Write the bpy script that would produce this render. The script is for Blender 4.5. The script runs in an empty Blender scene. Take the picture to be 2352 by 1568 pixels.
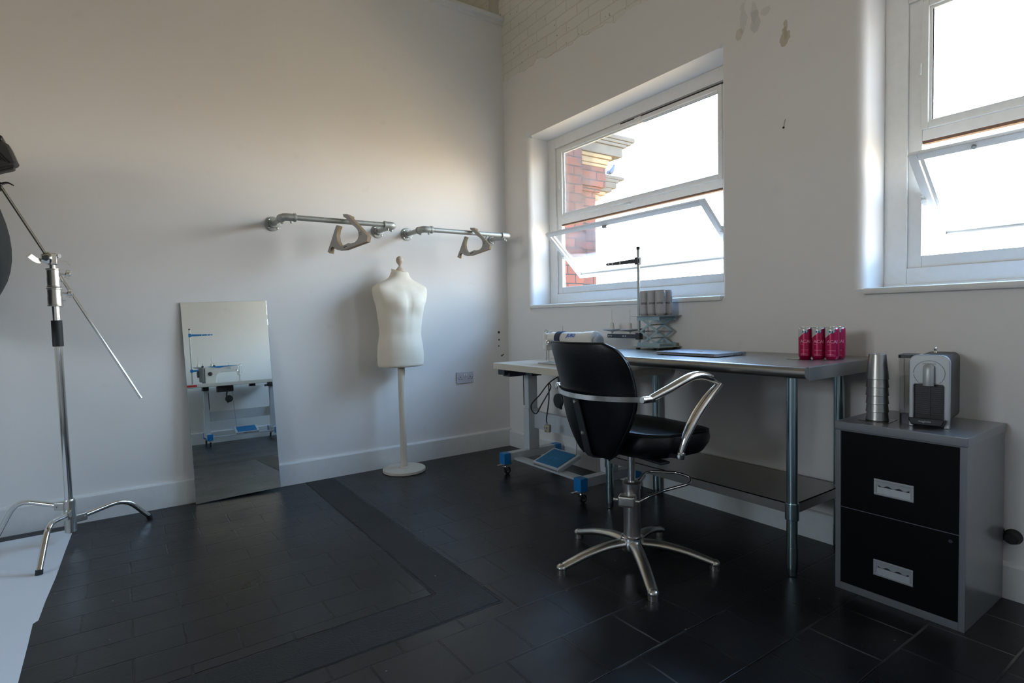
import bpy, bmesh, math, random
from mathutils import Vector, Matrix, Euler
random.seed(7)
PI = math.pi
V = Vector
sc = bpy.context.scene
col = sc.collection
def R(d): return math.radians(d)

# ------------------------------------------------------------------ materials
def srgb(r, g, b):
    f = lambda c: c/12.92 if c <= .04045 else ((c+.055)/1.055)**2.4
    return (f(r/255), f(g/255), f(b/255), 1)

def mat(name, c, rough=.5, metal=0, var=.06, nscale=30, bump=0, bscale=120, spec=.5, coat=0, aniso=None, rvar=.05):
    """principled with procedural colour / roughness variation and optional bump"""
    m = bpy.data.materials.new(name); m.use_nodes = True
    nt = m.node_tree; n = nt.nodes; l = nt.links
    p = n['Principled BSDF']
    tc = n.new('ShaderNodeTexCoord')
    mp = n.new('ShaderNodeMapping')
    if aniso: mp.inputs['Scale'].default_value = aniso
    l.new(tc.outputs['Object'], mp.inputs['Vector'])
    nz = n.new('ShaderNodeTexNoise'); nz.inputs['Scale'].default_value = nscale; nz.inputs['Detail'].default_value = 4
    l.new(mp.outputs[0], nz.inputs['Vector'])
    mx = n.new('ShaderNodeMix'); mx.data_type = 'RGBA'
    mx.inputs[6].default_value = tuple(max(0, x*(1-var)) for x in c[:3])+(1,)
    mx.inputs[7].default_value = tuple(min(1, x*(1+var)) for x in c[:3])+(1,)
    l.new(nz.outputs['Fac'], mx.inputs[0]); l.new(mx.outputs[2], p.inputs['Base Color'])
    mr = n.new('ShaderNodeMapRange'); mr.inputs['To Min'].default_value = max(0, rough-rvar); mr.inputs['To Max'].default_value = min(1, rough+rvar)
    l.new(nz.outputs['Fac'], mr.inputs['Value']); l.new(mr.outputs[0], p.inputs['Roughness'])
    p.inputs['Metallic'].default_value = metal
    p.inputs['Specular IOR Level'].default_value = spec
    p.inputs['Coat Weight'].default_value = coat
    if bump:
        b2 = n.new('ShaderNodeTexNoise'); b2.inputs['Scale'].default_value = bscale; b2.inputs['Detail'].default_value = 3
        l.new(mp.outputs[0], b2.inputs['Vector'])
        bp = n.new('ShaderNodeBump'); bp.inputs['Strength'].default_value = bump; bp.inputs['Distance'].default_value = .002
        l.new(b2.outputs['Fac'], bp.inputs['Height']); l.new(bp.outputs[0], p.inputs['Normal'])
    return m

M = {}
M['frame'] = mat('window_paint', (.74, .74, .72, 1), .45, bump=.3, bscale=60)
M['trim'] = mat('skirting_paint', (.72, .72, .70, 1), .42, bump=.25, bscale=40)
M['rust'] = mat('rusty_rebate', (.16, .09, .06, 1), .8, var=.4, nscale=60, bump=.5)
M['rubber'] = mat('black_rubber', (.012, .012, .013, 1), .6)
M['chrome'] = mat('chrome', (.78, .77, .75, 1), .12, 1, var=.03)
M['steel'] = mat('brushed_steel', (.36, .35, .335, 1), .33, .92, var=.04, nscale=14, aniso=(1, 60, 1), rvar=.03)
M['zinc'] = mat('zinc_tube', (.36, .46, .49, 1), .25, 1, var=.03, nscale=6, rvar=.02)
M['galv'] = mat('galvanised_pipe', (.37, .385, .365, 1), .5, .6, var=.15, nscale=45, bump=.3, bscale=200)
M['alu'] = mat('cast_aluminium', (.56, .54, .50, 1), .3, 1, var=.08, bump=.2, bscale=150)
M['leather'] = mat('black_vinyl', (.0035, .0045, .006, 1), .34, var=.2, nscale=12, bump=.3, bscale=260, spec=.32)
M['cream'] = mat('cream_jersey', (.74, .665, .55, 1), .85, var=.05, nscale=8, bump=.3, bscale=400)
M['cream_wood'] = mat('cream_painted_wood', (.66, .60, .50, 1), .5, var=.05)
M['white_metal'] = mat('pale_grey_enamel', (.50, .53, .56, 1), .38, var=.04)
M['white_gloss'] = mat('white_enamel', (.66, .65, .61, 1), .25, var=.04, coat=.3)
M['blue'] = mat('blue_plastic', (.008, .19, .50, 1), .42, var=.1)
M['blue_mat'] = mat('blue_rubber_mat', (.012, .15, .32, 1), .6, var=.15, bump=.5, bscale=80)
M['table_top'] = mat('cream_laminate', (.60, .55, .46, 1), .32, var=.04, nscale=20)
M['dark_plastic'] = mat('dark_plastic', (.03, .034, .042, 1), .45)
M['black_plastic'] = mat('black_plastic', (.008, .009, .011, 1), .4)
M['charcoal'] = mat('charcoal_plastic', (.045, .045, .045, 1), .5)
M['navy'] = mat('navy_band', (.008, .014, .05, 1), .6)
M['ink_blue'] = mat('blue_print', (.02, .13, .45, 1), .5)
M['red'] = mat('red_sticker', (.5, .02, .03, 1), .5)
M['cab_grey'] = mat('silver_lacquer', (.21, .22, .24, 1), .30, .3, var=.015, nscale=3, coat=.35, rvar=.01)
M['cab_black'] = mat('black_lacquer', (.0022, .0026, .0035, 1), .5, var=.2, bump=.1, bscale=300, spec=.12)
M['silver_plastic'] = mat('silver_plastic', (.40, .42, .44, 1), .38, .35, var=.04, rvar=.02)
M['motor'] = mat('grey_motor_plastic', (.14, .15, .16, 1), .45)
M['laptop'] = mat('grey_aluminium', (.34, .36, .41, 1), .36, .7, var=.02)
M['socket'] = mat('socket_plastic', (.52, .51, .55, 1), .3, var=.02)
M['white_plastic'] = mat('white_plastic', (.74, .74, .72, 1), .35, var=.03)
M['beige'] = mat('beige_plug', (.42, .38, .30, 1), .4)
M['can_grey'] = mat('matt_grey_can', (.42, .42, .44, 1), .5, .05, var=.02)
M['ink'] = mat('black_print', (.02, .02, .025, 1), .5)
M['pink_ink'] = mat('pale_pink_print', (.75, .28, .42, 1), .5)
M['jack'] = mat('pale_blue_steel', (.36, .50, .55, 1), .38, .35, var=.08)
M['plate'] = mat('jack_plate', (.42, .42, .41, 1), .3, .8)
M['card_face'] = mat('grey_card_print', (.33, .31, .29, 1), .55, var=.08)
M['paper'] = mat('white_paper', (.74, .76, .80, 1), .75, var=.03, nscale=3, bump=.15, bscale=6)
M['softbox'] = mat('black_fabric', (.010, .015, .016, 1), .75, var=.2)
M['diffusion'] = mat('white_diffusion', (.8, .8, .8, 1), .9)
M['pigeon'] = mat('pigeon_grey', (.03, .037, .055, 1), .8, var=.4, nscale=25)
M['hole'] = mat('dark_hole', (.02, .018, .015, 1), .9)
M['ceil'] = mat('ceiling_paint', (.55, .53, .46, 1), .8, var=.05, nscale=5)

def node_mat(name):
    m = bpy.data.materials.new(name); m.use_nodes = True
    nt = m.node_tree
    return m, nt, nt.nodes, nt.links, nt.nodes['Principled BSDF']

def layered_edge():
    m, nt, n, l, p = node_mat('laminated_card_edge')
    tc = n.new('ShaderNodeTexCoord'); w = n.new('ShaderNodeTexWave'); w.bands_direction = 'Y'
    w.inputs['Scale'].default_value = 34; w.inputs['Distortion'].default_value = .6
    l.new(tc.outputs['Object'], w.inputs['Vector'])
    cr = n.new('ShaderNodeValToRGB')
    cr.color_ramp.elements[0].color = (.045, .027, .012, 1); cr.color_ramp.elements[1].color = (.30, .20, .09, 1)
    l.new(w.outputs['Fac'], cr.inputs[0]); l.new(cr.outputs[0], p.inputs['Base Color'])
    p.inputs['Roughness'].default_value = .5
    return m
M['card_edge'] = layered_edge()

def pink_can():
    m, nt, n, l, p = node_mat('magenta_can')
    tc = n.new('ShaderNodeTexCoord'); sp = n.new('ShaderNodeSeparateXYZ'); l.new(tc.outputs['Object'], sp.inputs[0])
    nz = n.new('ShaderNodeTexNoise'); nz.inputs['Scale'].default_value = 55; l.new(tc.outputs['Object'], nz.inputs['Vector'])
    # silver splash at the shoulder: z > .102 - .75*y  + noise
    a = n.new('ShaderNodeMath'); a.operation = 'MULTIPLY_ADD'; l.new(sp.outputs['Y'], a.inputs[0]); a.inputs[1].default_value = .85; l.new(sp.outputs['Z'], a.inputs[2])
    b = n.new('ShaderNodeMath'); b.operation = 'MULTIPLY_ADD'; l.new(nz.outputs['Fac'], b.inputs[0]); b.inputs[1].default_value = .03; l.new(a.outputs[0], b.inputs[2])
    g = n.new('ShaderNodeMath'); g.operation = 'GREATER_THAN'; l.new(b.outputs[0], g.inputs[0]); g.inputs[1].default_value = .1285
    mx = n.new('ShaderNodeMix'); mx.data_type = 'RGBA'; l.new(g.outputs[0], mx.inputs[0])
    mx.inputs[6].default_value = (.42, .004, .075, 1); mx.inputs[7].default_value = (.55, .57, .55, 1)
    l.new(mx.outputs[2], p.inputs['Base Color']); p.inputs['Roughness'].default_value = .3; p.inputs['Metallic'].default_value = .35
    return m
M['can_pink'] = pink_can()

def glass(name, dirt=.0, tint=(1, 1, 1, 1), dscale=9, gl=.06):
    m = bpy.data.materials.new(name); m.use_nodes = True
    nt = m.node_tree; n = nt.nodes; l = nt.links
    n.remove(n['Principled BSDF']); out = n['Material Output']
    tr = n.new('ShaderNodeBsdfTransparent'); tr.inputs[0].default_value = tint
    gs = n.new('ShaderNodeBsdfGlossy'); gs.inputs['Roughness'].default_value = .03
    lw = n.new('ShaderNodeLayerWeight'); lw.inputs['Blend'].default_value = .25
    ma = n.new('ShaderNodeMath'); ma.operation = 'MULTIPLY_ADD'; ma.inputs[1].default_value = .5; ma.inputs[2].default_value = gl
    l.new(lw.outputs['Fresnel'], ma.inputs[0])
    m1 = n.new('ShaderNodeMixShader'); l.new(ma.outputs[0], m1.inputs[0]); l.new(tr.outputs[0], m1.inputs[1]); l.new(gs.outputs[0], m1.inputs[2])
    if dirt:
        tl = n.new('ShaderNodeBsdfTranslucent'); tl.inputs[0].default_value = (.85, .85, .85, 1)
        df = n.new('ShaderNodeBsdfDiffuse'); df.inputs[0].default_value = (.8, .8, .8, 1)
        m3 = n.new('ShaderNodeMixShader'); m3.inputs[0].default_value = .4; l.new(tl.outputs[0], m3.inputs[1]); l.new(df.outputs[0], m3.inputs[2])
        tc = n.new('ShaderNodeTexCoord'); nz = n.new('ShaderNodeTexNoise'); nz.inputs['Scale'].default_value = dscale; nz.inputs['Detail'].default_value = 6
        l.new(tc.outputs['Object'], nz.inputs['Vector'])
        mr = n.new('ShaderNodeMapRange'); mr.inputs['From Min'].default_value = .35; mr.inputs['From Max'].default_value = .75
        mr.inputs['To Min'].default_value = dirt*.4; mr.inputs['To Max'].default_value = min(1, dirt*1.6)
        l.new(nz.outputs['Fac'], mr.inputs['Value'])
        m2 = n.new('ShaderNodeMixShader'); l.new(mr.outputs[0], m2.inputs[0]); l.new(m1.outputs[0], m2.inputs[1]); l.new(m3.outputs[0], m2.inputs[2])
        l.new(m2.outputs[0], out.inputs[0])
    else:
        l.new(m1.outputs[0], out.inputs[0])
    return m
M['glass'] = glass('clear_dusty_glass', .004)
M['glass_dirty'] = glass('grimy_glass', .005)
M['glass_mesh'] = glass('obscured_glass', .45, dscale=40)
M['tank'] = glass('smoky_tank', .03, (.96, .96, .96, 1), gl=.02)
def mirror_mat():
    m, nt, n, l, p = node_mat('mirror_silvering')
    tc = n.new('ShaderNodeTexCoord'); nz = n.new('ShaderNodeTexNoise'); nz.inputs['Scale'].default_value = 3; l.new(tc.outputs['Object'], nz.inputs['Vector'])
    mr = n.new('ShaderNodeMapRange'); mr.inputs['To Min'].default_value = .0; mr.inputs['To Max'].default_value = .012; l.new(nz.outputs['Fac'], mr.inputs['Value']); l.new(mr.outputs[0], p.inputs['Roughness'])
    p.inputs['Base Color'].default_value = (.83, .88, .86, 1); p.inputs['Metallic'].default_value = 1
    return m
M['mirror'] = mirror_mat()

def wall_mat(name, brick=False):
    m, nt, n, l, p = node_mat(name)
    geo = n.new('ShaderNodeNewGeometry'); sp = n.new('ShaderNodeSeparateXYZ'); l.new(geo.outputs['Position'], sp.inputs[0])
    big = n.new('ShaderNodeTexNoise'); big.inputs['Scale'].default_value = 2.2; big.inputs['Detail'].default_value = 5; l.new(geo.outputs['Position'], big.inputs['Vector'])
    fine = n.new('ShaderNodeTexNoise'); fine.inputs['Scale'].default_value = 55; fine.inputs['Detail'].default_value = 6; l.new(geo.outputs['Position'], fine.inputs['Vector'])
    base = n.new('ShaderNodeMix'); base.data_type = 'RGBA'
    base.inputs[6].default_value = (.73, .71, .69, 1); base.inputs[7].default_value = (.78, .765, .745, 1)
    l.new(big.outputs['Fac'], base.inputs[0])
    # faint scuffs
    sc_ = n.new('ShaderNodeTexNoise'); sc_.inputs['Scale'].default_value = 7; sc_.inputs['Detail'].default_value = 8; l.new(geo.outputs['Position'], sc_.inputs['Vector'])
    mrs = n.new('ShaderNodeMapRange'); mrs.inputs['From Min'].default_value = .66; mrs.inputs['From Max'].default_value = .74; mrs.inputs['To Max'].default_value = .25; l.new(sc_.outputs['Fac'], mrs.inputs['Value'])
    scm = n.new('ShaderNodeMix'); scm.data_type = 'RGBA'; l.new(mrs.outputs[0], scm.inputs[0]); l.new(base.outputs[2], scm.inputs[6]); scm.inputs[7].default_value = (.62, .59, .55, 1)
    colr = scm.outputs[2]
    hgt = n.new('ShaderNodeMath'); hgt.operation = 'MULTIPLY'; hgt.inputs[1].default_value = .12; l.new(fine.outputs['Fac'], hgt.inputs[0])
    hb = n.new('ShaderNodeMath'); hb.operation = 'MULTIPLY_ADD'; hb.inputs[1].default_value = .9; l.new(big.outputs['Fac'], hb.inputs[0]); l.new(hgt.outputs[0], hb.inputs[2])
    height = hb.outputs[0]
    def patch(colr, y, z, ry, rz, c, amt=.8, seed=0):
        """bare patch where paint flaked off the plaster"""
        vs = n.new('ShaderNodeVectorMath'); vs.operation = 'SUBTRACT'; l.new(geo.outputs['Position'], vs.inputs[0]); vs.inputs[1].default_value = (0, y, z)
        vm = n.new('ShaderNodeVectorMath'); vm.operation = 'MULTIPLY'; l.new(vs.outputs[0], vm.inputs[0]); vm.inputs[1].default_value = (0, 1/ry, 1/rz)
        ln = n.new('ShaderNodeVectorMath'); ln.operation = 'LENGTH'; l.new(vm.outputs[0], ln.inputs[0])
        ns = n.new('ShaderNodeTexNoise'); ns.inputs['Scale'].default_value = 26; ns.inputs['Detail'].default_value = 5; l.new(geo.outputs['Position'], ns.inputs['Vector'])
        ad = n.new('ShaderNodeMath'); ad.operation = 'MULTIPLY_ADD'; l.new(ns.outputs['Fac'], ad.inputs[0]); ad.inputs[1].default_value = 1.6; l.new(ln.outputs['Value'], ad.inputs[2])
        r = n.new('ShaderNodeMapRange'); l.new(ad.outputs[0], r.inputs['Value']); r.inputs['From Min'].default_value = 1.62; r.inputs['From Max'].default_value = 1.72; r.inputs['To Min'].default_value = amt; r.inputs['To Max'].default_value = 0
        mm = n.new('ShaderNodeMix'); mm.data_type = 'RGBA'; l.new(r.outputs[0], mm.inputs[0]); l.new(colr, mm.inputs[6]); mm.inputs[7].default_value = c
        return mm.outputs[2]
    if brick:
        # painted brickwork above a ragged plaster edge at z = 3.02
        mp = n.new('ShaderNodeCombineXYZ'); l.new(sp.outputs['Y'], mp.inputs[0]); l.new(sp.outputs['Z'], mp.inputs[1])
        bt = n.new('ShaderNodeTexBrick'); dn = n.new('ShaderNodeTexNoise'); dn.inputs['Scale'].default_value = 6; dn.inputs['Detail'].default_value = 4; l.new(geo.outputs['Position'], dn.inputs['Vector'])
        dv = n.new('ShaderNodeVectorMath'); dv.operation = 'MULTIPLY_ADD'; l.new(dn.outputs['Color'], dv.inputs[0]); dv.inputs[1].default_value = (.03, .03, 0); l.new(mp.outputs[0], dv.inputs[2]); l.new(dv.outputs[0], bt.inputs['Vector'])
        bt.inputs['Scale'].default_value = 1; bt.inputs['Brick Width'].default_value = .23; bt.inputs['Row Height'].default_value = .078
        bt.inputs['Mortar Size'].default_value = .005; bt.inputs['Mortar Smooth'].default_value = .3
        bt.inputs['Color1'].default_value = (.72, .71, .64, 1); bt.inputs['Color2'].default_value = (.69, .68, .61, 1); bt.inputs['Mortar'].default_value = (.63, .61, .53, 1)
        mn = n.new('ShaderNodeTexNoise'); mn.inputs['Scale'].default_value = 5; mn.inputs['Detail'].default_value = 7; l.new(geo.outputs['Position'], mn.inputs['Vector'])
        ed = n.new('ShaderNodeMath'); ed.operation = 'MULTIPLY_ADD'; l.new(mn.outputs['Fac'], ed.inputs[0]); ed.inputs[1].default_value = -.16; l.new(sp.outputs['Z'], ed.inputs[2])
        # slow drift of the plaster edge along the wall
        dr = n.new('ShaderNodeMath'); dr.operation = 'MULTIPLY_ADD'; l.new(sp.outputs['Y'], dr.inputs[0]); dr.inputs[1].default_value = -.03; l.new(ed.outputs[0], dr.inputs[2])
        msk = n.new('ShaderNodeMapRange'); l.new(dr.outputs[0], msk.inputs['Value']); msk.inputs['From Min'].default_value = 2.960; msk.inputs['From Max'].default_value = 2.966
        # dark pits and cracks in the mortar
        pn = n.new('ShaderNodeTexNoise'); pn.inputs['Scale'].default_value = 34; pn.inputs['Detail'].default_value = 2; l.new(geo.outputs['Position'], pn.inputs['Vector'])
        pr = n.new('ShaderNodeMapRange'); l.new(pn.outputs['Fac'], pr.inputs['Value']); pr.inputs['From Min'].default_value = .69; pr.inputs['From Max'].default_value = .73; pr.inputs['To Max'].default_value = .7
        pm = n.new('ShaderNodeMix'); pm.data_type = 'RGBA'; l.new(pr.outputs[0], pm.inputs[0]); l.new(bt.outputs['Color'], pm.inputs[6]); pm.inputs[7].default_value = (.12, .10, .07, 1)
        cm = n.new('ShaderNodeMix'); cm.data_type = 'RGBA'; l.new(msk.outputs[0], cm.inputs[0]); l.new(colr, cm.inputs[6]); l.new(pm.outputs[2], cm.inputs[7])
        colr = cm.outputs[2]
        # relief : plaster stands 8 mm proud of brick, mortar recessed
        bh = n.new('ShaderNodeMath'); bh.operation = 'MULTIPLY'; l.new(bt.outputs['Fac'], bh.inputs[0]); bh.inputs[1].default_value = -2.2
        bn = n.new('ShaderNodeMath'); bn.operation = 'MULTIPLY_ADD'; l.new(mn.outputs['Fac'], bn.inputs[0]); bn.inputs[1].default_value = 1.5; l.new(bh.outputs[0], bn.inputs[2])
        bo = n.new('ShaderNodeMath'); bo.operation = 'SUBTRACT'; l.new(bn.outputs[0], bo.inputs[0]); bo.inputs[1].default_value = 4
        hm = n.new('ShaderNodeMix'); hm.data_type = 'FLOAT'; l.new(msk.outputs[0], hm.inputs[0]); l.new(height, hm.inputs[2]); l.new(bo.outputs[0], hm.inputs[3])
        height = hm.outputs[0]
        grey = (.42, .43, .40, 1); ochre = (.40, .36, .24, 1)
        for a in ((-2.200, 2.60, .022, .10, grey, .35), (-2.268, 2.555, .03, .06, grey, .45), (-2.262, 2.60, .02, .06, grey, .3),
                  (-2.32, 2.585, .035, .022, grey, .3), (-2.421, 2.415, .024, .055, ochre, .7), (-2.424, 2.45, .012, .05, ochre, .6)):
            colr = patch(colr, *a)
        colr = patch(colr, -2.180, 2.527, .026, .030, ochre, .4)
    l.new(colr, p.inputs['Base Color'])
    p.inputs['Roughness'].default_value = .62; p.inputs['Specular IOR Level'].default_value = .35
    bp = n.new('ShaderNodeBump'); bp.inputs['Strength'].default_value = .35; bp.inputs['Distance'].default_value = .003
    l.new(height, bp.inputs['Height']); l.new(bp.outputs[0], p.inputs['Normal'])
    return m
M['wall'] = wall_mat('white_wall_paint')
M['wall_brick'] = wall_mat('white_wall_and_brick', True)

def floor_mat():
    m, nt, n, l, p = node_mat('black_painted_tiles')
    geo = n.new('ShaderNodeNewGeometry'); P = geo.outputs['Position']
    sp = n.new('ShaderNodeSeparateXYZ'); l.new(P, sp.inputs[0])
    def math_(op, a, b=None, c=None):
        k = n.new('ShaderNodeMath'); k.operation = op
        for i, v in enumerate((a, b, c)):
            if v is None: continue
            if isinstance(v, (int, float)): k.inputs[i].default_value = v
            else: l.new(v, k.inputs[i])
        return k.outputs[0]
    def mixf(f, a, b):
        k = n.new('ShaderNodeMix'); k.data_type = 'FLOAT'
        for i, v in ((0, f), (2, a), (3, b)):
            if isinstance(v, (int, float)): k.inputs[i].default_value = v
            else: l.new(v, k.inputs[i])
        return k.outputs[0]
    def rng(v, a, b, c=0, d=1):
        k = n.new('ShaderNodeMapRange'); l.new(v, k.inputs['Value'])
        k.inputs['From Min'].default_value = a; k.inputs['From Max'].default_value = b; k.inputs['To Min'].default_value = c; k.inputs['To Max'].default_value = d
        return k.outputs[0]
    def noise(s, d=4):
        k = n.new('ShaderNodeTexNoise'); k.inputs['Scale'].default_value = s; k.inputs['Detail'].default_value = d; l.new(P, k.inputs['Vector']); return k.outputs['Fac']
    X, Y = sp.outputs['X'], sp.outputs['Y']
    wob = noise(3, 3); wobx = math_('MULTIPLY_ADD', wob, .02, X); woby = math_('MULTIPLY_ADD', noise(2.1, 3), .02, Y)
    def bricks(w, h, off, ox, oy, mort):
        cx = n.new('ShaderNodeCombineXYZ'); l.new(math_('ADD', wobx, ox), cx.inputs[0]); l.new(math_('ADD', woby, oy), cx.inputs[1])
        b = n.new('ShaderNodeTexBrick'); l.new(cx.outputs[0], b.inputs['Vector']); b.offset = off
        b.inputs['Scale'].default_value = 1; b.inputs['Brick Width'].default_value = w; b.inputs['Row Height'].default_value = h
        b.inputs['Mortar Size'].default_value = mort; b.inputs['Mortar Smooth'].default_value = .4
        b.inputs['Color1'].default_value = (0, 0, 0, 1); b.inputs['Color2'].default_value = (1, 1, 1, 1); b.inputs['Mortar'].default_value = (.5, .5, .5, 1)
        return b
    b1 = bricks(.305, .152, .5, .1, .05, .0042)     # tiles inside the screed strip
    b2 = bricks(.235, .235, .5, .08, .11, .0042)    # square tiles in the rest of the room
    # L-shaped screed strip, 1.53 m from the corner wall and 2 m from the back wall
    inx = rng(math_('MULTIPLY_ADD', noise(14, 4), .012, X), -1.712, -1.708)          # right of inner edge
    outx = rng(math_('MULTIPLY_ADD', noise(14, 4), .012, X), -1.527, -1.523)         # right of outer edge
    iny = rng(math_('MULTIPLY_ADD', noise(14, 4), .012, Y), -1.938, -1.942)
    outy = rng(math_('MULTIPLY_ADD', noise(14, 4), .012, Y), -2.142, -2.146)
    inner = math_('MAXIMUM', inx, iny)       # outside the inner rectangle
    outer = math_('MAXIMUM', outx, outy)     # outside the outer rectangle
    strip = math_('SUBTRACT', inner, outer)
    tile = mixf(outer, b1.outputs['Fac'], b2.outputs['Fac'])
    sep1 = n.new('ShaderNodeSeparateColor'); l.new(b1.outputs['Color'], sep1.inputs[0])
    sep2 = n.new('ShaderNodeSeparateColor'); l.new(b2.outputs['Color'], sep2.inputs[0])
    shade = mixf(outer, sep1.outputs[0], sep2.outputs[0])
    groove = math_('MULTIPLY', tile, math_('SUBTRACT', 1, strip))
    patchy = rng(noise(2.6, 5), .35, .65)
    fade = rng(noise(4.5, 4), .30, .52, .25, 1)
    grooveF = math_('MULTIPLY', groove, fade)
    # strip border cracks
    def crack(v, at): return rng(math_('ABSOLUTE', math_('SUBTRACT', math_('MULTIPLY_ADD', noise(14, 4), .012, v), at)), .004, .009, 1, 0)
    cr1 = math_('MULTIPLY', crack(X, -1.710), math_('SUBTRACT', 1, iny)); cr2 = math_('MULTIPLY', crack(X, -1.525), math_('SUBTRACT', 1, outy))
    cr3 = math_('MULTIPLY', crack(Y, -1.940), math_('SUBTRACT', 1, inx)); cr4 = math_('MULTIPLY', crack(Y, -2.144), math_('SUBTRACT', 1, outx))
    cracks = math_('MULTIPLY', math_('MAXIMUM', math_('MAXIMUM', cr1, cr2), math_('MAXIMUM', cr3, cr4)), rng(noise(6, 3), .3, .55, .15, 1))
    # base colour
    c0 = n.new('ShaderNodeMix'); c0.data_type = 'RGBA'; c0.inputs[6].default_value = (.0055, .0058, .0066, 1); c0.inputs[7].default_value = (.0150, .0152, .0160, 1)
    l.new(math_('MULTIPLY_ADD', shade, .35, math_('MULTIPLY', patchy, .6)), c0.inputs[0])
    c1 = n.new('ShaderNodeMix'); c1.data_type = 'RGBA'; l.new(math_('MULTIPLY', strip, .55), c1.inputs[0]); l.new(c0.outputs[2], c1.inputs[6]); c1.inputs[7].default_value = (.015, .015, .0145, 1)
    dk = n.new('ShaderNodeMix'); dk.data_type = 'RGBA'; l.new(math_('MAXIMUM', grooveF, cracks), dk.inputs[0]); l.new(c1.outputs[2], dk.inputs[6]); dk.inputs[7].default_value = (.0006, .0006, .0007, 1)
    # some joints are worn pale in the far right of the room
    pale = math_('MULTIPLY', math_('MULTIPLY', groove, rng(noise(1.7, 3), .52, .62)), rng(Y, -2.3, -2.8, 0, .9))
    pl = n.new('ShaderNodeMix'); pl.data_type = 'RGBA'; l.new(pale, pl.inputs[0]); l.new(dk.outputs[2], pl.inputs[6]); pl.inputs[7].default_value = (.14, .14, .13, 1)
    # dust specks
    vo = n.new('ShaderNodeTexVoronoi'); vo.inputs['Scale'].default_value = 9; l.new(P, vo.inputs['Vector'])
    dust = rng(vo.outputs['Distance'], .022, .036, 1, 0)
    vo2 = n.new('ShaderNodeTexVoronoi'); vo2.inputs['Scale'].default_value = 42; l.new(P, vo2.inputs['Vector'])
    # dusty scratched area near the desk leg
    dx = math_('ADD', X, .62); dy = math_('ADD', Y, 2.82)
    rad = math_('SQRT', math_('ADD', math_('MULTIPLY', dx, dx), math_('MULTIPLY', dy, dy)))
    dusty = math_('MULTIPLY', rng(vo2.outputs['Distance'], .05, .12, 1, 0), math_('MULTIPLY', rng(rad, .15, .55, 1, 0), rng(noise(9, 4), .5, .62)))
    du = n.new('ShaderNodeMix'); du.data_type = 'RGBA'; l.new(math_('MAXIMUM', dust, math_('MULTIPLY', dusty, .5)), du.inputs[0]); l.new(pl.outputs[2], du.inputs[6]); du.inputs[7].default_value = (.28, .28, .26, 1)
    l.new(du.outputs[2], p.inputs['Base Color'])
    rgh = math_('ADD', math_('MULTIPLY_ADD', patchy, .10, .235), math_('MULTIPLY', strip, .22))
    rgh = math_('ADD', rgh, math_('MULTIPLY', noise(40, 5), .10))
    l.new(rgh, p.inputs['Roughness']); p.inputs['Specular IOR Level'].default_value = .36
    h = math_('MULTIPLY', noise(60, 5), .25)
    h = math_('ADD', h, math_('MULTIPLY', noise(7, 3), .9))
    h = math_('SUBTRACT', h, math_('MULTIPLY', math_('MAXIMUM', grooveF, cracks), 3.2))
    h = math_('ADD', h, math_('MULTIPLY', math_('MULTIPLY', noise(120, 3), strip), 1.2))
    h = math_('ADD', h, math_('MULTIPLY', shade, 1.0))
    bp = n.new('ShaderNodeBump'); bp.inputs['Strength'].default_value = .6; bp.inputs['Distance'].default_value = .0025
    l.new(h, bp.inputs['Height']); l.new(bp.outputs[0], p.inputs['Normal'])
    return m
M['floor'] = floor_mat()

def brick_mat():
    m, nt, n, l, p = node_mat('red_brickwork')
    geo = n.new('ShaderNodeNewGeometry'); sp = n.new('ShaderNodeSeparateXYZ'); l.new(geo.outputs['Position'], sp.inputs[0])
    ad = n.new('ShaderNodeMath'); ad.operation = 'ADD'; l.new(sp.outputs['X'], ad.inputs[0]); l.new(sp.outputs['Y'], ad.inputs[1])
    cx = n.new('ShaderNodeCombineXYZ'); l.new(ad.outputs[0], cx.inputs[0]); l.new(sp.outputs['Z'], cx.inputs[1])
    b = n.new('ShaderNodeTexBrick'); l.new(cx.outputs[0], b.inputs['Vector']); b.inputs['Scale'].default_value = 1
    b.inputs['Brick Width'].default_value = .30; b.inputs['Row Height'].default_value = .13; b.inputs['Mortar Size'].default_value = .009
    b.inputs['Color1'].default_value = (.085, .021, .009, 1); b.inputs['Color2'].default_value = (.055, .015, .009, 1); b.inputs['Mortar'].default_value = (.006, .0045, .004, 1)
    nz = n.new('ShaderNodeTexNoise'); nz.inputs['Scale'].default_value = 4; nz.inputs['Detail'].default_value = 6; l.new(geo.outputs['Position'], nz.inputs['Vector'])
    mr = n.new('ShaderNodeMapRange'); mr.inputs['From Min'].default_value = .5; mr.inputs['From Max'].default_value = .7; mr.inputs['To Max'].default_value = .6; l.new(nz.outputs['Fac'], mr.inputs['Value'])
    mx = n.new('ShaderNodeMix'); mx.data_type = 'RGBA'; l.new(mr.outputs[0], mx.inputs[0]); l.new(b.outputs['Color'], mx.inputs[6]); mx.inputs[7].default_value = (.035, .026, .028, 1)
    l.new(mx.outputs[2], p.inputs['Base Color']); p.inputs['Roughness'].default_value = .9
    return m
M['brick'] = brick_mat()
M['stone'] = mat('weathered_stone', (.055, .046, .034, 1), .9, var=.5, nscale=6, bump=.5)
M['buff'] = mat('buff_terracotta', (.14, .095, .045, 1), .85, var=.2, nscale=10)

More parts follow.
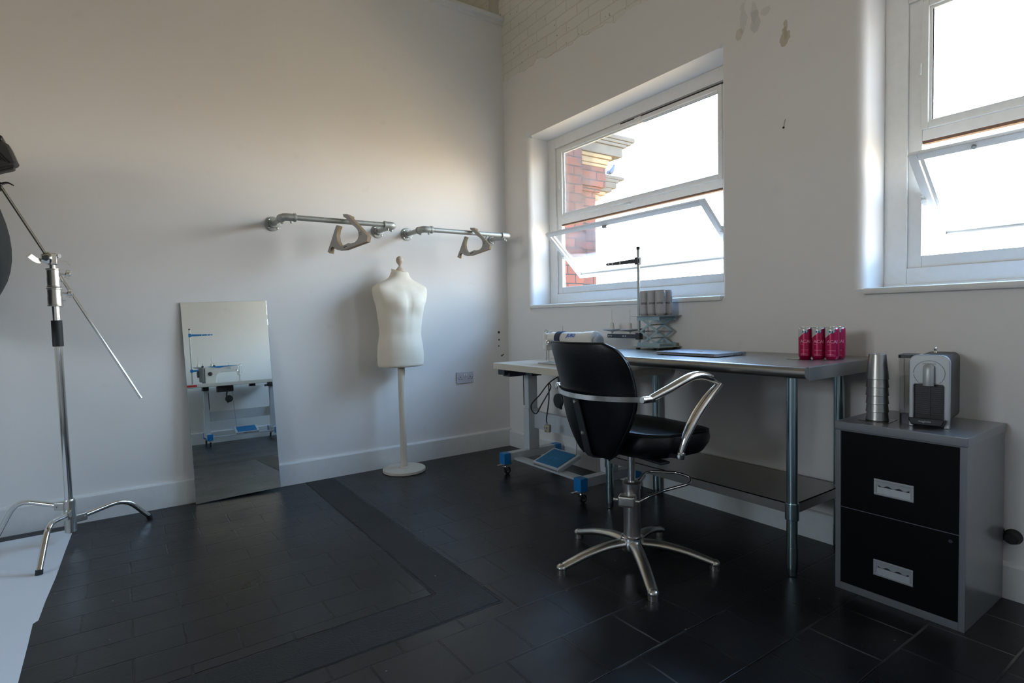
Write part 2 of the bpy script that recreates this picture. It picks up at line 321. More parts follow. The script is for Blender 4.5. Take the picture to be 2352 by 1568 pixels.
# ------------------------------------------------------------------ geometry helpers
class MB:
    """collects shapes; build() links them as one mesh object"""
    def __init__(s): s.b = bmesh.new()
    def add(s, vs, fs):
        bv = [s.b.verts.new(v) for v in vs]
        for f in fs:
            try: s.b.faces.new([bv[i] for i in f])
            except ValueError: pass
        return bv
    def box(s, c, d, rot=None, bev=0, seg=2):
        t = bmesh.new(); bmesh.ops.create_cube(t, size=1)
        bmesh.ops.scale(t, vec=d, verts=t.verts)
        if bev: bmesh.ops.bevel(t, geom=list(t.edges), offset=min(bev, min(d)*.49), segments=seg, affect='EDGES', profile=.5)
        mt = Matrix.Translation(c)
        if rot is not None: mt = mt @ (rot.to_4x4() if hasattr(rot, 'to_4x4') else Euler(rot).to_matrix().to_4x4())
        t.transform(mt); s.join(t); return s
    def join(s, t):
        me = bpy.data.meshes.new('tmp'); t.to_mesh(me); t.free(); s.b.from_mesh(me); bpy.data.meshes.remove(me)
    def bb(s, x0, x1, y0, y1, z0, z1, bev=0, seg=2):
        return s.box(((x0+x1)/2, (y0+y1)/2, (z0+z1)/2), (abs(x1-x0), abs(y1-y0), abs(z1-z0)), None, bev, seg)
    def lathe(s, prof, o=(0, 0, 0), ax=(0, 0, 1), seg=32, capa=True, capb=True):
        """prof: list of (r, h) along ax"""
        ax = V(ax).normalized(); q = V((0, 0, 1)).rotation_difference(ax).to_matrix(); o = V(o); rings = []
        for r, h in prof:
            rings.append([s.b.verts.new(o + q @ V((r*math.cos(2*PI*i/seg), r*math.sin(2*PI*i/seg), h))) for i in range(seg)])
        for a, c in zip(rings, rings[1:]):
            for i in range(seg): s.b.faces.new((a[i], a[(i+1) % seg], c[(i+1) % seg], c[i]))
        if capa: s.b.faces.new(rings[0][::-1])
        if capb: s.b.faces.new(rings[-1])
        return s
    def cyl(s, a, b, r, r2=None, seg=24, bev=0):
        a, b = V(a), V(b); L = (b-a).length; r2 = r if r2 is None else r2
        pr = [(r, 0), (r2, L)] if not bev else [(r-bev, 0), (r, bev), (r2, L-bev), (r2-bev, L)]
        return s.lathe(pr, a, b-a, seg)
    def sphere(s, c, r, sc_=(1, 1, 1), seg=20, rot=None):
        t = bmesh.new(); bmesh.ops.create_uvsphere(t, u_segments=seg, v_segments=seg//2+2, radius=r)
        bmesh.ops.scale(t, vec=sc_, verts=t.verts)
        mt = Matrix.Translation(c)
        if rot is not None: mt = mt @ Euler(rot).to_matrix().to_4x4()
        t.transform(mt); s.join(t); return s
    def sweep(s, pts, prof, up=None, closed=False, scales=None):
        """sweep closed 2D profile along pts; prof (u,v): u along side, v along up"""
        pts = [V(p) for p in pts]; n = len(pts); rings = []; nrm = None
        for i, p in enumerate(pts):
            t = (pts[(i+1) % n]-pts[i-1]) if closed else (pts[min(i+1, n-1)]-pts[max(i-1, 0)])
            t.normalize()
            if up is not None: nv = V(up) - t*V(up).dot(t)
            elif nrm is None:
                nv = V((0, 0, 1)) - t*t.z
                if nv.length < .05: nv = V((1, 0, 0)) - t*t.x
            else: nv = nrm - t*nrm.dot(t)
            nv.normalize(); nrm = nv; sd = t.cross(nv)
            k = scales[i] if scales else 1
            rings.append([s.b.verts.new(p + sd*(u*k) + nv*(v*k)) for u, v in prof])
        m = len(prof); pairs = list(zip(rings, rings[1:]))
        if closed: pairs.append((rings[-1], rings[0]))
        for a, c in pairs:
            for i in range(m): s.b.faces.new((a[i], a[(i+1) % m], c[(i+1) % m], c[i]))
        if not closed: s.b.faces.new(rings[0][::-1]); s.b.faces.new(rings[-1])
        return s
    def tube(s, pts, r, seg=12, sm=0, closed=False, rs=None):
        if sm: pts = smooth(pts, sm, closed)
        sc_ = None
        if rs: sc_ = [rs(i/(len(pts)-1)) for i in range(len(pts))]
        return s.sweep(pts, [(r*math.cos(2*PI*i/seg), r*math.sin(2*PI*i/seg)) for i in range(seg)], None, closed, sc_)
    def prism(s, out, depth, fn):
        """extrude 2D outline; fn(u, v, w) -> 3D, w in 0..depth"""
        n = len(out)
        a = [s.b.verts.new(fn(u, v, 0)) for u, v in out]; c = [s.b.verts.new(fn(u, v, depth)) for u, v in out]
        s.b.faces.new(a[::-1]); s.b.faces.new(c)
        for i in range(n): s.b.faces.new((a[i], a[(i+1) % n], c[(i+1) % n], c[i]))
        return s
    def xf(s, mtx): s.b.transform(mtx); return s
    def build_each(s, name, m, parent=None, **k):
        """link every loose piece as an object of its own"""
        s.b.verts.ensure_lookup_table(); s.b.verts.index_update(); seen = set(); outs = []
        for v0 in s.b.verts:
            if v0.index in seen: continue
            st = [v0]; seen.add(v0.index); isl = []
            while st:
                v = st.pop(); isl.append(v)
                for e in v.link_edges:
                    w = e.other_vert(v)
                    if w.index not in seen: seen.add(w.index); st.append(w)
            ids = {v.index: i for i, v in enumerate(isl)}
            fs = {f for v in isl for f in v.link_faces}
            o = MB(); o.add([v.co.copy() for v in isl], [[ids[v.index] for v in f.verts] for f in fs]); outs.append(o.build(name, m, parent, **k))
        s.b.free(); return outs[0]
    def build(s, name, m, parent=None, bevel=0, sub=0, loc=None, angle=38, flat=False):
        bmesh.ops.recalc_face_normals(s.b, faces=s.b.faces)
        me = bpy.data.meshes.new(name); s.b.to_mesh(me); s.b.free()
        o = bpy.data.objects.new(name, me); col.objects.link(o)
        for mm in (m if isinstance(m, (list, tuple)) else [m]): me.materials.append(mm)
        if not flat:
            me.shade_smooth()
            if not sub: me.set_sharp_from_angle(angle=R(angle))
        if bevel:
            b = o.modifiers.new('bevel', 'BEVEL'); b.width = bevel; b.segments = 2; b.limit_method = 'ANGLE'; b.angle_limit = R(40)
        if sub:
            k = o.modifiers.new('sub', 'SUBSURF'); k.levels = sub; k.render_levels = sub
        if not flat and not sub:
            wn = o.modifiers.new('weighted_normal', 'WEIGHTED_NORMAL'); wn.keep_sharp = True
        if loc: o.location = loc
        if parent: o.parent = parent
        return o

def smooth(pts, k, closed=False):
    pts = [V(p) for p in pts]; n = len(pts); out = []
    rngn = n if closed else n-1
    for i in range(rngn):
        p0 = pts[(i-1) % n] if (closed or i > 0) else pts[0]*2-pts[1]
        p1 = pts[i]; p2 = pts[(i+1) % n]
        p3 = pts[(i+2) % n] if (closed or i < n-2) else pts[-1]*2-pts[-2]
        for j in range(k):
            t = j/k
            out.append(.5*((2*p1)+(p2-p0)*t+(2*p0-5*p1+4*p2-p3)*t*t+(3*p1-p0-3*p2+p3)*t**3))
    if not closed: out.append(pts[-1])
    return out

def fillet(pts, r, k=6):
    """polyline with rounded corners"""
    pts = [V(p) for p in pts]; out = [pts[0]]
    for a, b, c in zip(pts, pts[1:], pts[2:]):
        d1 = (a-b); d2 = (c-b); rr = min(r, d1.length*.49, d2.length*.49)
        p, q = b+d1.normalized()*rr, b+d2.normalized()*rr
        for i in range(k+1):
            t = i/k; out.append(p*(1-t)**2+b*2*t*(1-t)+q*t*t)
    out.append(pts[-1]); return out

def rrect(w, h, r, k=5, cx=0, cy=0):
    o = []
    for sx, sy, a0 in ((1, 1, 0), (-1, 1, 90), (-1, -1, 180), (1, -1, 270)):
        for i in range(k+1):
            a = R(a0+90*i/k); o.append((cx+sx*(w/2-r)+r*math.cos(a), cy+sy*(h/2-r)+r*math.sin(a)))
    return o

def text_mb(txt, size, fn, depth=.0, ratio=1.0, outline=0, res=3):
    """lettering as mesh; fn maps (u, v) centred text coordinates to 3D"""
    cu = bpy.data.curves.new('t', 'FONT'); cu.body = txt; cu.size = size; cu.align_x = 'CENTER'; cu.align_y = 'CENTER'; cu.resolution_u = res; cu.offset = outline
    ob = bpy.data.objects.new('t', cu); col.objects.link(ob)
    dg = bpy.context.evaluated_depsgraph_get(); me = bpy.data.meshes.new_from_object(ob.evaluated_get(dg))
    mb = MB(); mb.b.from_mesh(me)
    bmesh.ops.subdivide_edges(mb.b, edges=[e for e in mb.b.edges if e.calc_length() > size*.15], cuts=2)
    for v in mb.b.verts: v.co = fn(v.co.x*ratio, v.co.y)
    bpy.data.objects.remove(ob); bpy.data.curves.remove(cu); bpy.data.meshes.remove(me)
    return mb

def tag(o, label=None, cat=None, group=None, kind=None):
    if label: o['label'] = label
    if cat: o['category'] = cat
    if group: o['group'] = group
    if kind: o['kind'] = kind
    return o
def thing(name, label, cat, loc, rz=0, group=None):
    o = bpy.data.objects.new(name, None); o.empty_display_size = .1; col.objects.link(o)
    o.location = loc; o.rotation_euler = (0, 0, R(rz)); return tag(o, label, cat, group)
def struct(o): o['kind'] = 'structure'; return o
def dup(o, parent=None):
    c = o.copy(); col.objects.link(c)
    if parent is not None: c.parent = parent
    for ch in [x for x in bpy.data.objects if x.parent == o]: dup(ch, c)
    return c

# ================================================================== THE ROOM
XL, YR, ZC = -7.5, -4.56, 4.1
RD = .20                                   # depth of the window reveals
W1 = (-2.072, -.333, 1.18, 2.507)          # y0, y1, z0, z1
W2 = (-4.515, -2.776, 1.18, 2.507)
mb = MB(); mb.bb(XL-.1, .35, YR-.1, .12, -.12, 0); struct(mb.build('floor', M['floor'], flat=True))
mb = MB(); mb.bb(XL-.1, .35, YR-.1, .95, ZC, ZC+.1); struct(mb.build('ceiling', M['ceil'], flat=True))
mb = MB(); mb.bb(XL, 0, 0, .12, 0, 3.53); struct(mb.build('wall_back', M['wall'], flat=True))
mb = MB(); mb.bb(XL, .0, .84, .94, 0, ZC); struct(mb.build('wall_beyond', M['ceil'], flat=True))
mb = MB(); mb.bb(XL, .0, .12, .84, 3.40, 3.44); struct(mb.build('trim_4', M['ceil'], flat=True))
mb = MB(); mb.bb(XL, -.001, -.045, .13, 3.53, 3.565, .006); mb.bb(XL, -.001, -.018, 0, 3.505, 3.53); struct(mb.build('trim_1', M['trim']))
mb = MB(); mb.bb(-.045, -.0, .035, .12, 3.565, ZC); struct(mb.build('trim_2', M['ceil'], flat=True))
W_FILL = (-3.4, -1.9, 1.50, 2.55)                 # unseen window added in the far left wall as fill for the window wall
mb = MB(); mb.bb(XL-.15, XL, YR, .12, 0, W_FILL[2]); mb.bb(XL-.15, XL, YR, .12, W_FILL[3], ZC); mb.bb(XL-.15, XL, YR, W_FILL[0], W_FILL[2], W_FILL[3]); mb.bb(XL-.15, XL, W_FILL[1], .12, W_FILL[2], W_FILL[3])
struct(mb.build('wall_left', M['wall'], flat=True))
mb = MB()
for k in range(4):
    y = W_FILL[0]+(W_FILL[1]-W_FILL[0])*k/3; mb.bb(XL-.10, XL-.04, y-.03, y+.03, W_FILL[2], W_FILL[3])
for k in range(3):
    z = W_FILL[2]+(W_FILL[3]-W_FILL[2])*k/2; mb.bb(XL-.10, XL-.04, W_FILL[0], W_FILL[1], z-.03, z+.03)
w_fill = struct(mb.build('window_added_fill', M['frame'], flat=True))
mb = MB(); mb.bb(XL-.075, XL-.07, W_FILL[0], W_FILL[1], W_FILL[2], W_FILL[3]); mb.build('glass_pane', M['glass'], w_fill, flat=True)
mb = MB(); mb.bb(XL, .35, YR-.1, YR, 0, ZC); struct(mb.build('wall_rear', M['wall'], flat=True))

def window_wall():
    mb = MB(); b = mb.b
    ys = [YR, W2[0], W2[1], W1[0], W1[1], .95]; zs = [0, 1.18, 2.507, ZC]
    holes = {(1, 1), (3, 1)}
    g = {}
    def vt(i, j, k):
        x = 0 if k == 0 else .36
        if (i, j, k) not in g: g[i, j, k] = b.verts.new((x, ys[i], zs[j]))
        return g[i, j, k]
    for i in range(5):
        for j in range(3):
            if (i, j) in holes: continue
            b.faces.new((vt(i, j, 0), vt(i, j+1, 0), vt(i+1, j+1, 0), vt(i+1, j, 0)))
            b.faces.new((vt(i, j, 1), vt(i+1, j, 1), vt(i+1, j+1, 1), vt(i, j+1, 1)))
    for i, j in holes:
        c = [(i, j), (i+1, j), (i+1, j+1), (i, j+1)]
        for a, d in zip(c, c[1:]+c[:1]):
            b.faces.new((vt(*a, 0), vt(*d, 0), vt(*d, 1), vt(*a, 1)))
    for i in range(5):
        b.faces.new((vt(i, 0, 0), vt(i+1, 0, 0), vt(i+1, 0, 1), vt(i, 0, 1))); b.faces.new((vt(i, 3, 0), vt(i, 3, 1), vt(i+1, 3, 1), vt(i+1, 3, 0)))
    for j in range(3):
        b.faces.new((vt(0, j, 0), vt(0, j, 1), vt(0, j+1, 1), vt(0, j+1, 0))); b.faces.new((vt(5, j, 0), vt(5, j+1, 0), vt(5, j+1, 1), vt(5, j, 1)))
    b.verts.ensure_lookup_table()
    def edge_at(y): return [e for e in b.edges if all(abs(v.co.x) < 1e-6 and abs(v.co.y-y) < 1e-6 and 1.17 < v.co.z < 2.52 for v in e.verts)]
    bmesh.ops.recalc_face_normals(b, faces=b.faces)
    ed = edge_at(W1[1])+edge_at(W2[1])
    bmesh.ops.bevel(b, geom=ed, offset=.045, segments=7, affect='EDGES', profile=.5, clamp_overlap=False)
    ed = edge_at(W1[0])+edge_at(W2[0])
    bmesh.ops.bevel(b, geom=ed, offset=.02, segments=4, affect='EDGES', profile=.5, clamp_overlap=False)
    return struct(mb.build('wall_right', M['wall_brick'], angle=30))
window_wall()

# skirting boards with a rounded top edge
def skirt(name, a, b_, nrm, h=.152, t=.02):
    mb = MB(); pr = [(0, 0), (t, 0), (t, h-.012), (t-.004, h-.004), (t-.012, h), (0, h)]
    a, b_, nrm = V(a), V(b_), V(nrm); d = b_-a
    vs = [a+nrm*u+V((0, 0, v)) for u, v in pr]+[b_+nrm*u+V((0, 0, v)) for u, v in pr]
    n = len(pr)
    mb.add(vs, [tuple(range(n))[::-1], tuple(range(n, 2*n))]+[(i, (i+1) % n, n+(i+1) % n, n+i) for i in range(n)])
    return struct(mb.build(name, M['trim'], angle=25))
skirt('baseboard_back', (XL, 0, 0), (0, 0, 0), (0, -1, 0))
skirt('baseboard_right', (0, YR, 0), (0, -.02, 0), (-1, 0, 0), .135)
skirt('baseboard_rear', (XL, YR, 0), (-.02, YR, 0), (0, 1, 0))
skirt('baseboard_left', (XL, YR+.02, 0), (XL, -.02, 0), (1, 0, 0))

def window(name, W, mesh_top=False):
    y0, y1, z0, z1 = W
    root = bpy.data.objects.new(name, None); col.objects.link(root); root.location = (RD, (y0+y1)/2, z0); root['kind'] = 'structure'
    yc = (y0+y1)/2
    def L(x0, x1, a, b, c, d, mb, bev=.003): mb.bb(x0-RD, x1-RD, a-yc, b-yc, c-z0, d-z0, bev)
    ol, orr = y1-.142, y0+.142              # opening edges (left = larger y)
    # timber lining, flat architrave, then a stepped stop
    f = MB()
    L(RD, .245, y1-.09, y1, z0, z1, f); L(RD, .245, y0, y0+.09, z0, z1, f)
    L(RD, .245, y0+.09, y1-.09, 2.425, z1, f); L(RD, .245, y0+.09, y1-.09, z0, 1.27, f)
    L(RD+.012, .245, ol, y1-.09, 1.27, 2.425, f); L(RD+.012, .245, y0+.09, orr, 1.27, 2.425, f)
    L(RD+.012, .245, orr, ol, 1.27, 1.322, f)
    L(RD+.012, .245, orr, ol, 1.818, 1.866, f)     # transom
    L(RD+.012, .245, orr, ol, 2.408, 2.425, f)
    L(RD-.012, RD, y0+.002, y1-.002, z0, 1.2, f, .005)
    f.build('window_frame', M['frame'], root)
    s = MB(); L(-.022, RD, y0+.002, y1-.002, z0-.024, z0+.004, s, .009)
    so = s.build('window_sill', M['frame'], root)
    # dark gaps and exposed rebates round the opening light
    g = MB(); L(RD+.014, .246, orr+.002, ol-.002, 1.806, 1.819, g, 0)
    g.build('rebate', M['rust'], root)
    g = MB(); L(RD+.006, RD+.016, orr-.01, orr+.80, 2.409, 2.418, g, 0)
    g.build('gap_seal', M['rubber'], root)
    # upper steel sash
    def sash(mb, x, w, a, b, c, d, t=.03):
        L(x, x+t, a-w, a, c, d, mb); L(x, x+t, b, b+w, c, d, mb); L(x, x+t, b+w, a-w, c, c+w, mb); L(x, x+t, b+w, a-w, d-w, d, mb)
    u = MB(); sash(u, RD+.002, .026, ol+.002, orr-.002, 1.866, 2.408)
    sash(u, RD+.014, .036, ol+.002, orr-.002, 1.868, 2.406, .012)
    uo = u.build('upper_sash', M['frame'], root)
    p = MB(); L(RD+.02, RD+.024, orr+.03, ol-.03, 1.9, 2.375, p, 0); p.build('glass_pane', M['glass_mesh'] if mesh_top else M['glass_dirty'], uo, flat=True)
    r = MB(); L(RD+.0185, RD+.0198, ol-.038, ol-.033, 1.905, 2.37, r, 0); L(RD+.0185, RD+.0198, orr+.03, ol-.85, 2.366, 2.372, r, 0); r.build('putty_line', M['rubber'], uo, flat=True)
    # ring catch and stays on the frame
    c = MB()
    for k in range(3): c.tube([(RD-.006-RD, -.09-k*.018+.009*math.cos(a), 2.385-z0+.014*math.sin(a)) for a in [i*PI/6 for i in range(12)]], .002, 6, closed=True)
    L(RD-.01, RD+.004, yc-.13, yc-.07, 2.398, 2.408, c)
    c.build('window_catch', M['frame'], root)
    c = MB(); L(RD-.008, RD+.004, yc-.02, yc+.04, 1.847, 1.857, c); L(RD-.008, RD+.004, ol-.0, ol+.01, 2.10, 2.15, c); L(RD-.008, RD+.004, orr-.01, orr, 2.10, 2.15, c); c.build_each('hinge_block', M['frame'], root)
    # lower sash pivoting about its middle, top edge swung in
    lo = MB(); H = .243; w = .034; wl = (ol-orr)/2-.006
    lo.bb(-.012, .012, wl-w, wl, -H, H, .003); lo.bb(-.012, .012, -wl, -wl+w, -H, H, .003)
    lo.bb(-.012, .012, -wl+w, wl-w, -H, -H+w, .003); lo.bb(-.012, .012, -wl+w, wl-w, H-w, H, .003)
    lo.bb(.006, .02, wl-w-.012, wl-w+.002, -H+w, H-w, .002); lo.bb(.006, .02, -wl+w-.002, -wl+w+.012, -H+w, H-w, .002)
    lo.bb(.006, .02, -wl+w, wl-w, -H+w-.002, -H+w+.012, .002)
    ps = lo.build('pivot_sash', M['frame'], root)
    ps.location = (.024, 0, 1.570-z0); ps.rotation_euler = (0, R(-47), 0)
    p = MB(); p.bb(-.002, .002, -wl+w-.004, wl-w+.004, -H+w-.004, H-w+.004); p.build('glass_pane', M['glass'], ps, flat=True)
    c = MB(); yk = .09 if not mesh_top else .50
    if mesh_top: c.cyl((-.022, yk, H-.02), (-.01, yk, H-.02), .008, seg=12)
    else: c.bb(-.026, -.008, yk-.022, yk+.022, H-.045, H-.028, .004); c.tube([(-.02, yk+.02*math.cos(a), H-.075+.02*math.sin(a)) for a in [i*PI/8 for i in range(16)]], .0022, 6, closed=True)
    c.build('pull_ring', M['galv'], ps)
    c = MB()
    for sy in (1, -1): c.cyl((-.02, sy*(wl-.004), 0), (.01, sy*(wl-.004), 0), .012, seg=12); c.bb(-.014, .014, sy*(wl+.0)-.006, sy*(wl)+.006, -.03, .03, .003)
    c.build_each('pivot_pin', M['frame'], ps)
    return root
window('window_1', W1); window('window_2', W2, True)

# ------------------------------------------------------------------ outside
root = thing('brick_tower', 'red brick tower with projecting stone cornice outside the left window', 'building', (2.9, 2.9, -6), 0)
mb = MB(); mb.bb(-1.8, .365, -.55, .9, 0, 9.0); mb.build('wall', M['brick'], root, flat=True)
mb = MB(); mb.bb(-1.8, .45, -.575, .9, 8.95, 9.03, .01); mb.bb(-1.8, .54, -.60, .9, 9.03, 9.32); mb.build('corbelled_brickwork', M['brick'], root, flat=True)
mb = MB(); mb.bb(-1.8, -.01, -.68, -.5, 0, 9.62); mb.build('pilaster', M['brick'], root, flat=True)
mb = MB()
for x1, y0_, z0, z1 in ((.565, .61, 9.32, 9.37), (.60, .62, 9.37, 9.45), (.64, .64, 9.45, 9.51)): mb.bb(-1.8, x1, -y0_, .9, z0, z1, .015)
mb.build('buff_moulding', M['buff'], root)
mb = MB()
for x1, y0_, z0, z1 in ((.85, .66, 9.51, 9.66), (.92, .68, 9.66, 9.71), (1.02, .69, 9.71, 9.76), (1.09, .70, 9.76, 9.83)): mb.bb(-1.8, x1, -y0_, .95, z0, z1, .012)
mb.build('cornice', M['stone'], root)
root = thing('cornice_ledge', 'low stone cornice stepping out from the brick tower under the perched pigeon', 'ledge', (3.45, 3.0, 3.06), 0)
mb = MB()
for x1, z0, z1 in ((.83, .13, .20), (.94, .20, .30), (1.0, .30, .36), (1.13, .36, .42)): mb.bb(0, x1, 0, .5, z0, z1, .012)
mb.build('moulding', M['stone'], root)
mb = MB(); mb.bb(-.18, .55, .02, .45, -.04, .06, .02); mb.bb(0, .70, .02, .45, .06, .13, .02); mb.build('bracket', M['buff'], root)
def pigeon(loc, rz):
    t = thing('pigeon', 'grey pigeon perched on the stone ledge outside the left window', 'bird', loc, rz)
    b = MB(); ax = [(-.13, .05), (-.09, .062), (-.04, .085), (.01, .115), (.05, .155), (.075, .195), (.088, .225), (.10, .238)]
    rr = [.012, .028, .045, .052, .046, .030, .022, .020]
    b.sweep([(x, 0, z) for x, z in ax], [(math.cos(i*PI/7), math.sin(i*PI/7)) for i in range(14)], up=(0, 1, 0), scales=rr)
    b.sphere((.102, 0, .245), .024); b.build('body', M['pigeon'], t)
    b = MB(); b.cyl((.12, 0, .244), (.148, 0, .236), .007, .001, 8); b.build('beak', M['ink'], t)
    b = MB(); b.sweep([(-.09, 0, .06), (-.16, 0, .03), (-.21, 0, .012)], [(-.022, -.004), (.022, -.004), (.022, .004), (-.022, .004)], up=(0, 0, 1)); b.build('tail', M['pigeon'], t)
    for s in (1, -1):
        b = MB(); b.sphere((-.03, s*.046, .1), .07, (1.15, .18, .5), rot=(0, R(-28), 0)); b.build('wing', M['pigeon'], t)
        b = MB(); b.cyl((.01, s*.02, 0), (.005, s*.02, .075), .005, seg=8); b.cyl((-.01, s*.02, .004), (.035, s*.02, .004), .004, seg=8); b.build('leg', M['red'], t)
    return t
pg = pigeon((4.36, 3.10, 3.481), 10); pg.scale = (.85, .85, .85)

# ------------------------------------------------------------------ wall fittings
def socket():
    t = thing('wall_socket', 'white double wall socket low on the back wall', 'socket', (-.437, 0, .568), 0)
    b = MB(); b.bb(-.077, .077, -.011, 0, 0, .092, .004); b.build('faceplate', M['socket'], t)
    for s in (-1, 1):
        b = MB(); b.bb(s*.008-.006, s*.008+.006, -.017, -.008, .058, .076, .002); b.build('rocker_switch', M['white_plastic'], t)
    b = MB()
    for s in (-1, 1):
        for u, v, w, h in ((0, .052, .003, .008), (-.013, .036, .007, .003), (.013, .036, .007, .003)):
            b.bb(s*.046+u-w, s*.046+u+w, -.0125, -.0105, v-h/2, v+h/2)
    for s in (-1, 1): b.cyl((s*.067, -.0125, .046), (s*.067, -.0105, .046), .003, seg=10)
    b.build_each('pin_slot', M['ink'], t)
socket()
for i, (x, z, r, lab) in enumerate(((-.096, .968, .010, 'dark screw hole in the back wall near the corner, topmost of five'), (-.096, .905, .007, 'second screw hole down in the back wall by the corner'),
                            (-.100, .853, .006, 'third screw hole down in the back wall, with a paint ring'), (-.070, .770, .008, 'screw hole low by the corner, left of a lower close pair'),
                            (-.058, .778, .006, 'screw hole nearest the room corner, right of a close pair'))):
    b = MB(); b.lathe([(r*.4, 0), (r, .0015), (r*.8, .003)], (x, 0, z), (0, -1, 0), 12); tag(b.build('screw_hole', M['hole']), lab, 'hole', 'screw holes near the corner')
b = MB(); b.lathe([(.005, 0), (.005, .003), (.003, .005)], (0, -2.414, 1.985), (-1, 0, 0), 12); b.tube([(0, -2.414, 1.988), (-.006, -2.420, 2.005), (-.003, -2.425, 2.022)], .0009, 6)
tag(b.build('wall_hook', M['hole']), 'tiny dark nail stuck in the wall right of the left window', 'nail')
t = thing('door_stop', 'black round rubber door stop on the wall right of the filing cabinet', 'door stop', (0, -3.293, .235), 0)
b = MB(); b.lathe([(.028, 0), (.028, .005), (.023, .012), (.022, .030), (.018, .034)], (0, 0, 0), (-1, 0, 0), 28); b.build('buffer', M['rubber'], t)
b = MB(); b.prism([(-.022, -.02), (.022, -.02), (.022, .0), (.004, .042), (-.004, .042), (-.022, .0)], .006, lambda u, v, w: (-w, u+.040, v)); b.build('mounting_plate', M['rubber'], t)

# pipe rails
def pipe_rail(x0, x1, z, yo, label):
    t = thing('pipe_rail', label, 'clothes rail', ((x0+x1)/2, 0, z), 0, 'galvanised pipe rails on the back wall'); h = (x1-x0)/2
    for s in (-1, 1):
        b = MB(); b.lathe([(.047, 0), (.047, .007), (.044, .009), (.028, .010), (.026, .034), (.022, .036)], (s*h, 0, 0), (0, -1, 0), 32)
        fo = b.build('flange', M['galv'], t)
        b = MB()
        for k in range(4):
            a = R(45+90*k); b.lathe([(.0065, 0), (.006, .003), (.003, .0045)], (s*h+.037*math.cos(a), -.0085, .037*math.sin(a)), (0, -1, 0), 10)
        b.build_each('screw', M['chrome'], fo)
        b = MB(); b.cyl((s*h, -.03, 0), (s*h, -yo+.03, 0), .0168, seg=24); b.build('stub_pipe', M['galv'], t)
        b = MB()
        b.tube(fillet([(s*h, -yo+.068, 0), (s*h, -yo, 0), (s*(h-.068), -yo, 0)], .04, 8), .0235, 20)
        b.cyl((s*h, -yo+.074, 0), (s*h, -yo+.058, 0), .0265, seg=24, bev=.002); b.cyl((s*(h-.074), -yo, 0), (s*(h-.058), -yo, 0), .0265, seg=24, bev=.002)
        eo = b.build('elbow', M['galv'], t)
        b = MB(); b.cyl((s*h, -yo+.045, -.02), (s*h, -yo+.045, -.036), .008, seg=10); b.cyl((s*(h-.045), -yo, -.02), (s*(h-.045), -yo, -.036), .008, seg=10)
        b.build_each('grub_screw', M['galv'], eo)
    b = MB(); b.cyl((-h+.05, -yo, 0), (h-.05, -yo, 0), .0168, seg=24); b.build('rail', M['galv'], t)
    return t
pipe_rail(-1.852, -1.134, 1.735, .30, 'left galvanised pipe rail on the back wall, above the mirror')
pipe_rail(-.906, -.164, 1.73, .28, 'right galvanised pipe rail on the back wall, nearest the corner')

# laminated card hangers hooked over the rails
HO = [(-.085, .083), (-.045, .080), (.075, -.060), (.130, -.120), (.120, -.160), (-.085, -.220), (-.150, -.220), (-.172, -.207),
      (-.180, -.19), (-.187, -.182), (-.197, -.182), (-.206, -.192), (-.214, -.255), (-.243, -.235), (-.222, -.188), (-.205, -.155),
      (-.152, -.020), (-.145, -.010), (-.128, -.010), (-.108, -.030)]
def arc(cx, cy, r, a0, a1, n): return [(cx+r*math.cos(R(a0+(a1-a0)*i/n)), cy+r*math.sin(R(a0+(a1-a0)*i/n))) for i in range(n+1)]
HANG = [(-.085, .083), (-.045, .080), (.078, -.055), (.084, -.064), (.130, -.118), (.120, -.158), (-.080, -.215), (-.140, -.215), (-.160, -.207)] \
     + [(-.172, -.193), (-.182, -.186), (-.194, -.186), (-.204, -.196), (-.212, -.240), (-.234, -.225), (-.216, -.180), (-.203, -.150), (-.150, -.012), (-.140, -.004), (-.122, -.012)] \
     + [(-.138, -.045), (-.147, -.09), (-.142, -.135), (-.126, -.170), (-.110, -.186)] \
     + [(-.060, -.168), (-.046, -.162), (-.020, -.166), (.012, -.160), (.036, -.140), (.048, -.110), (.048, -.078), (.038, -.052), (.018, -.030), (-.010, -.008), (-.036, .022), (-.062, .052), (-.078, .058)]
def hanger(loc, rz, label, k=.76):
    t = thing('card_hanger', label, 'hanger', loc, rz, 'laminated hangers hooked on the pipe rails')
    b = MB(); b.prism([(u*k*1.06, v*k) for u, v in HANG], .055*k, lambda u, v, w: (u, w, v)); b.build('hanger_body', M['card_edge'], t, bevel=.0015)
    b = MB(); b.box((-.064*k*1.06, .0525, .0505), (.034, .063, .016), None, .003); b.build('hook_lip', M['card_edge'], t)
    for w in (-.0012, .055*k): 
        b = MB(); b.prism([(u*k*1.06, v*k) for u, v in HANG], .0012, lambda u, v, w2: (u, w+w2, v)); b.build('printed_face', M['card_face'], t, flat=True)
    b = MB()
    for i in range(2): b.prism([(.054, -.085-i*.016), (.082, -.076-i*.016), (.082, -.080-i*.016), (.054, -.089-i*.016)], .0004, lambda u, v, w: (u*k, -.0016+w, v*k))
    b.prism([(-.094, -.192), (-.06, -.182), (-.06, -.190), (-.094, -.200)], .0004, lambda u, v, w: (u*k, -.0016+w, v*k))
    b.build_each('printed_mark', M['ink'], t, flat=True)
    return t
hanger((-1.455, -.395, 1.7115), -50, 'grey-faced brown card hanger hooked over the left pipe rail')
hanger((-.502, -.364, 1.7045), -52, 'grey-faced brown card hanger hooked over the right pipe rail', .68)

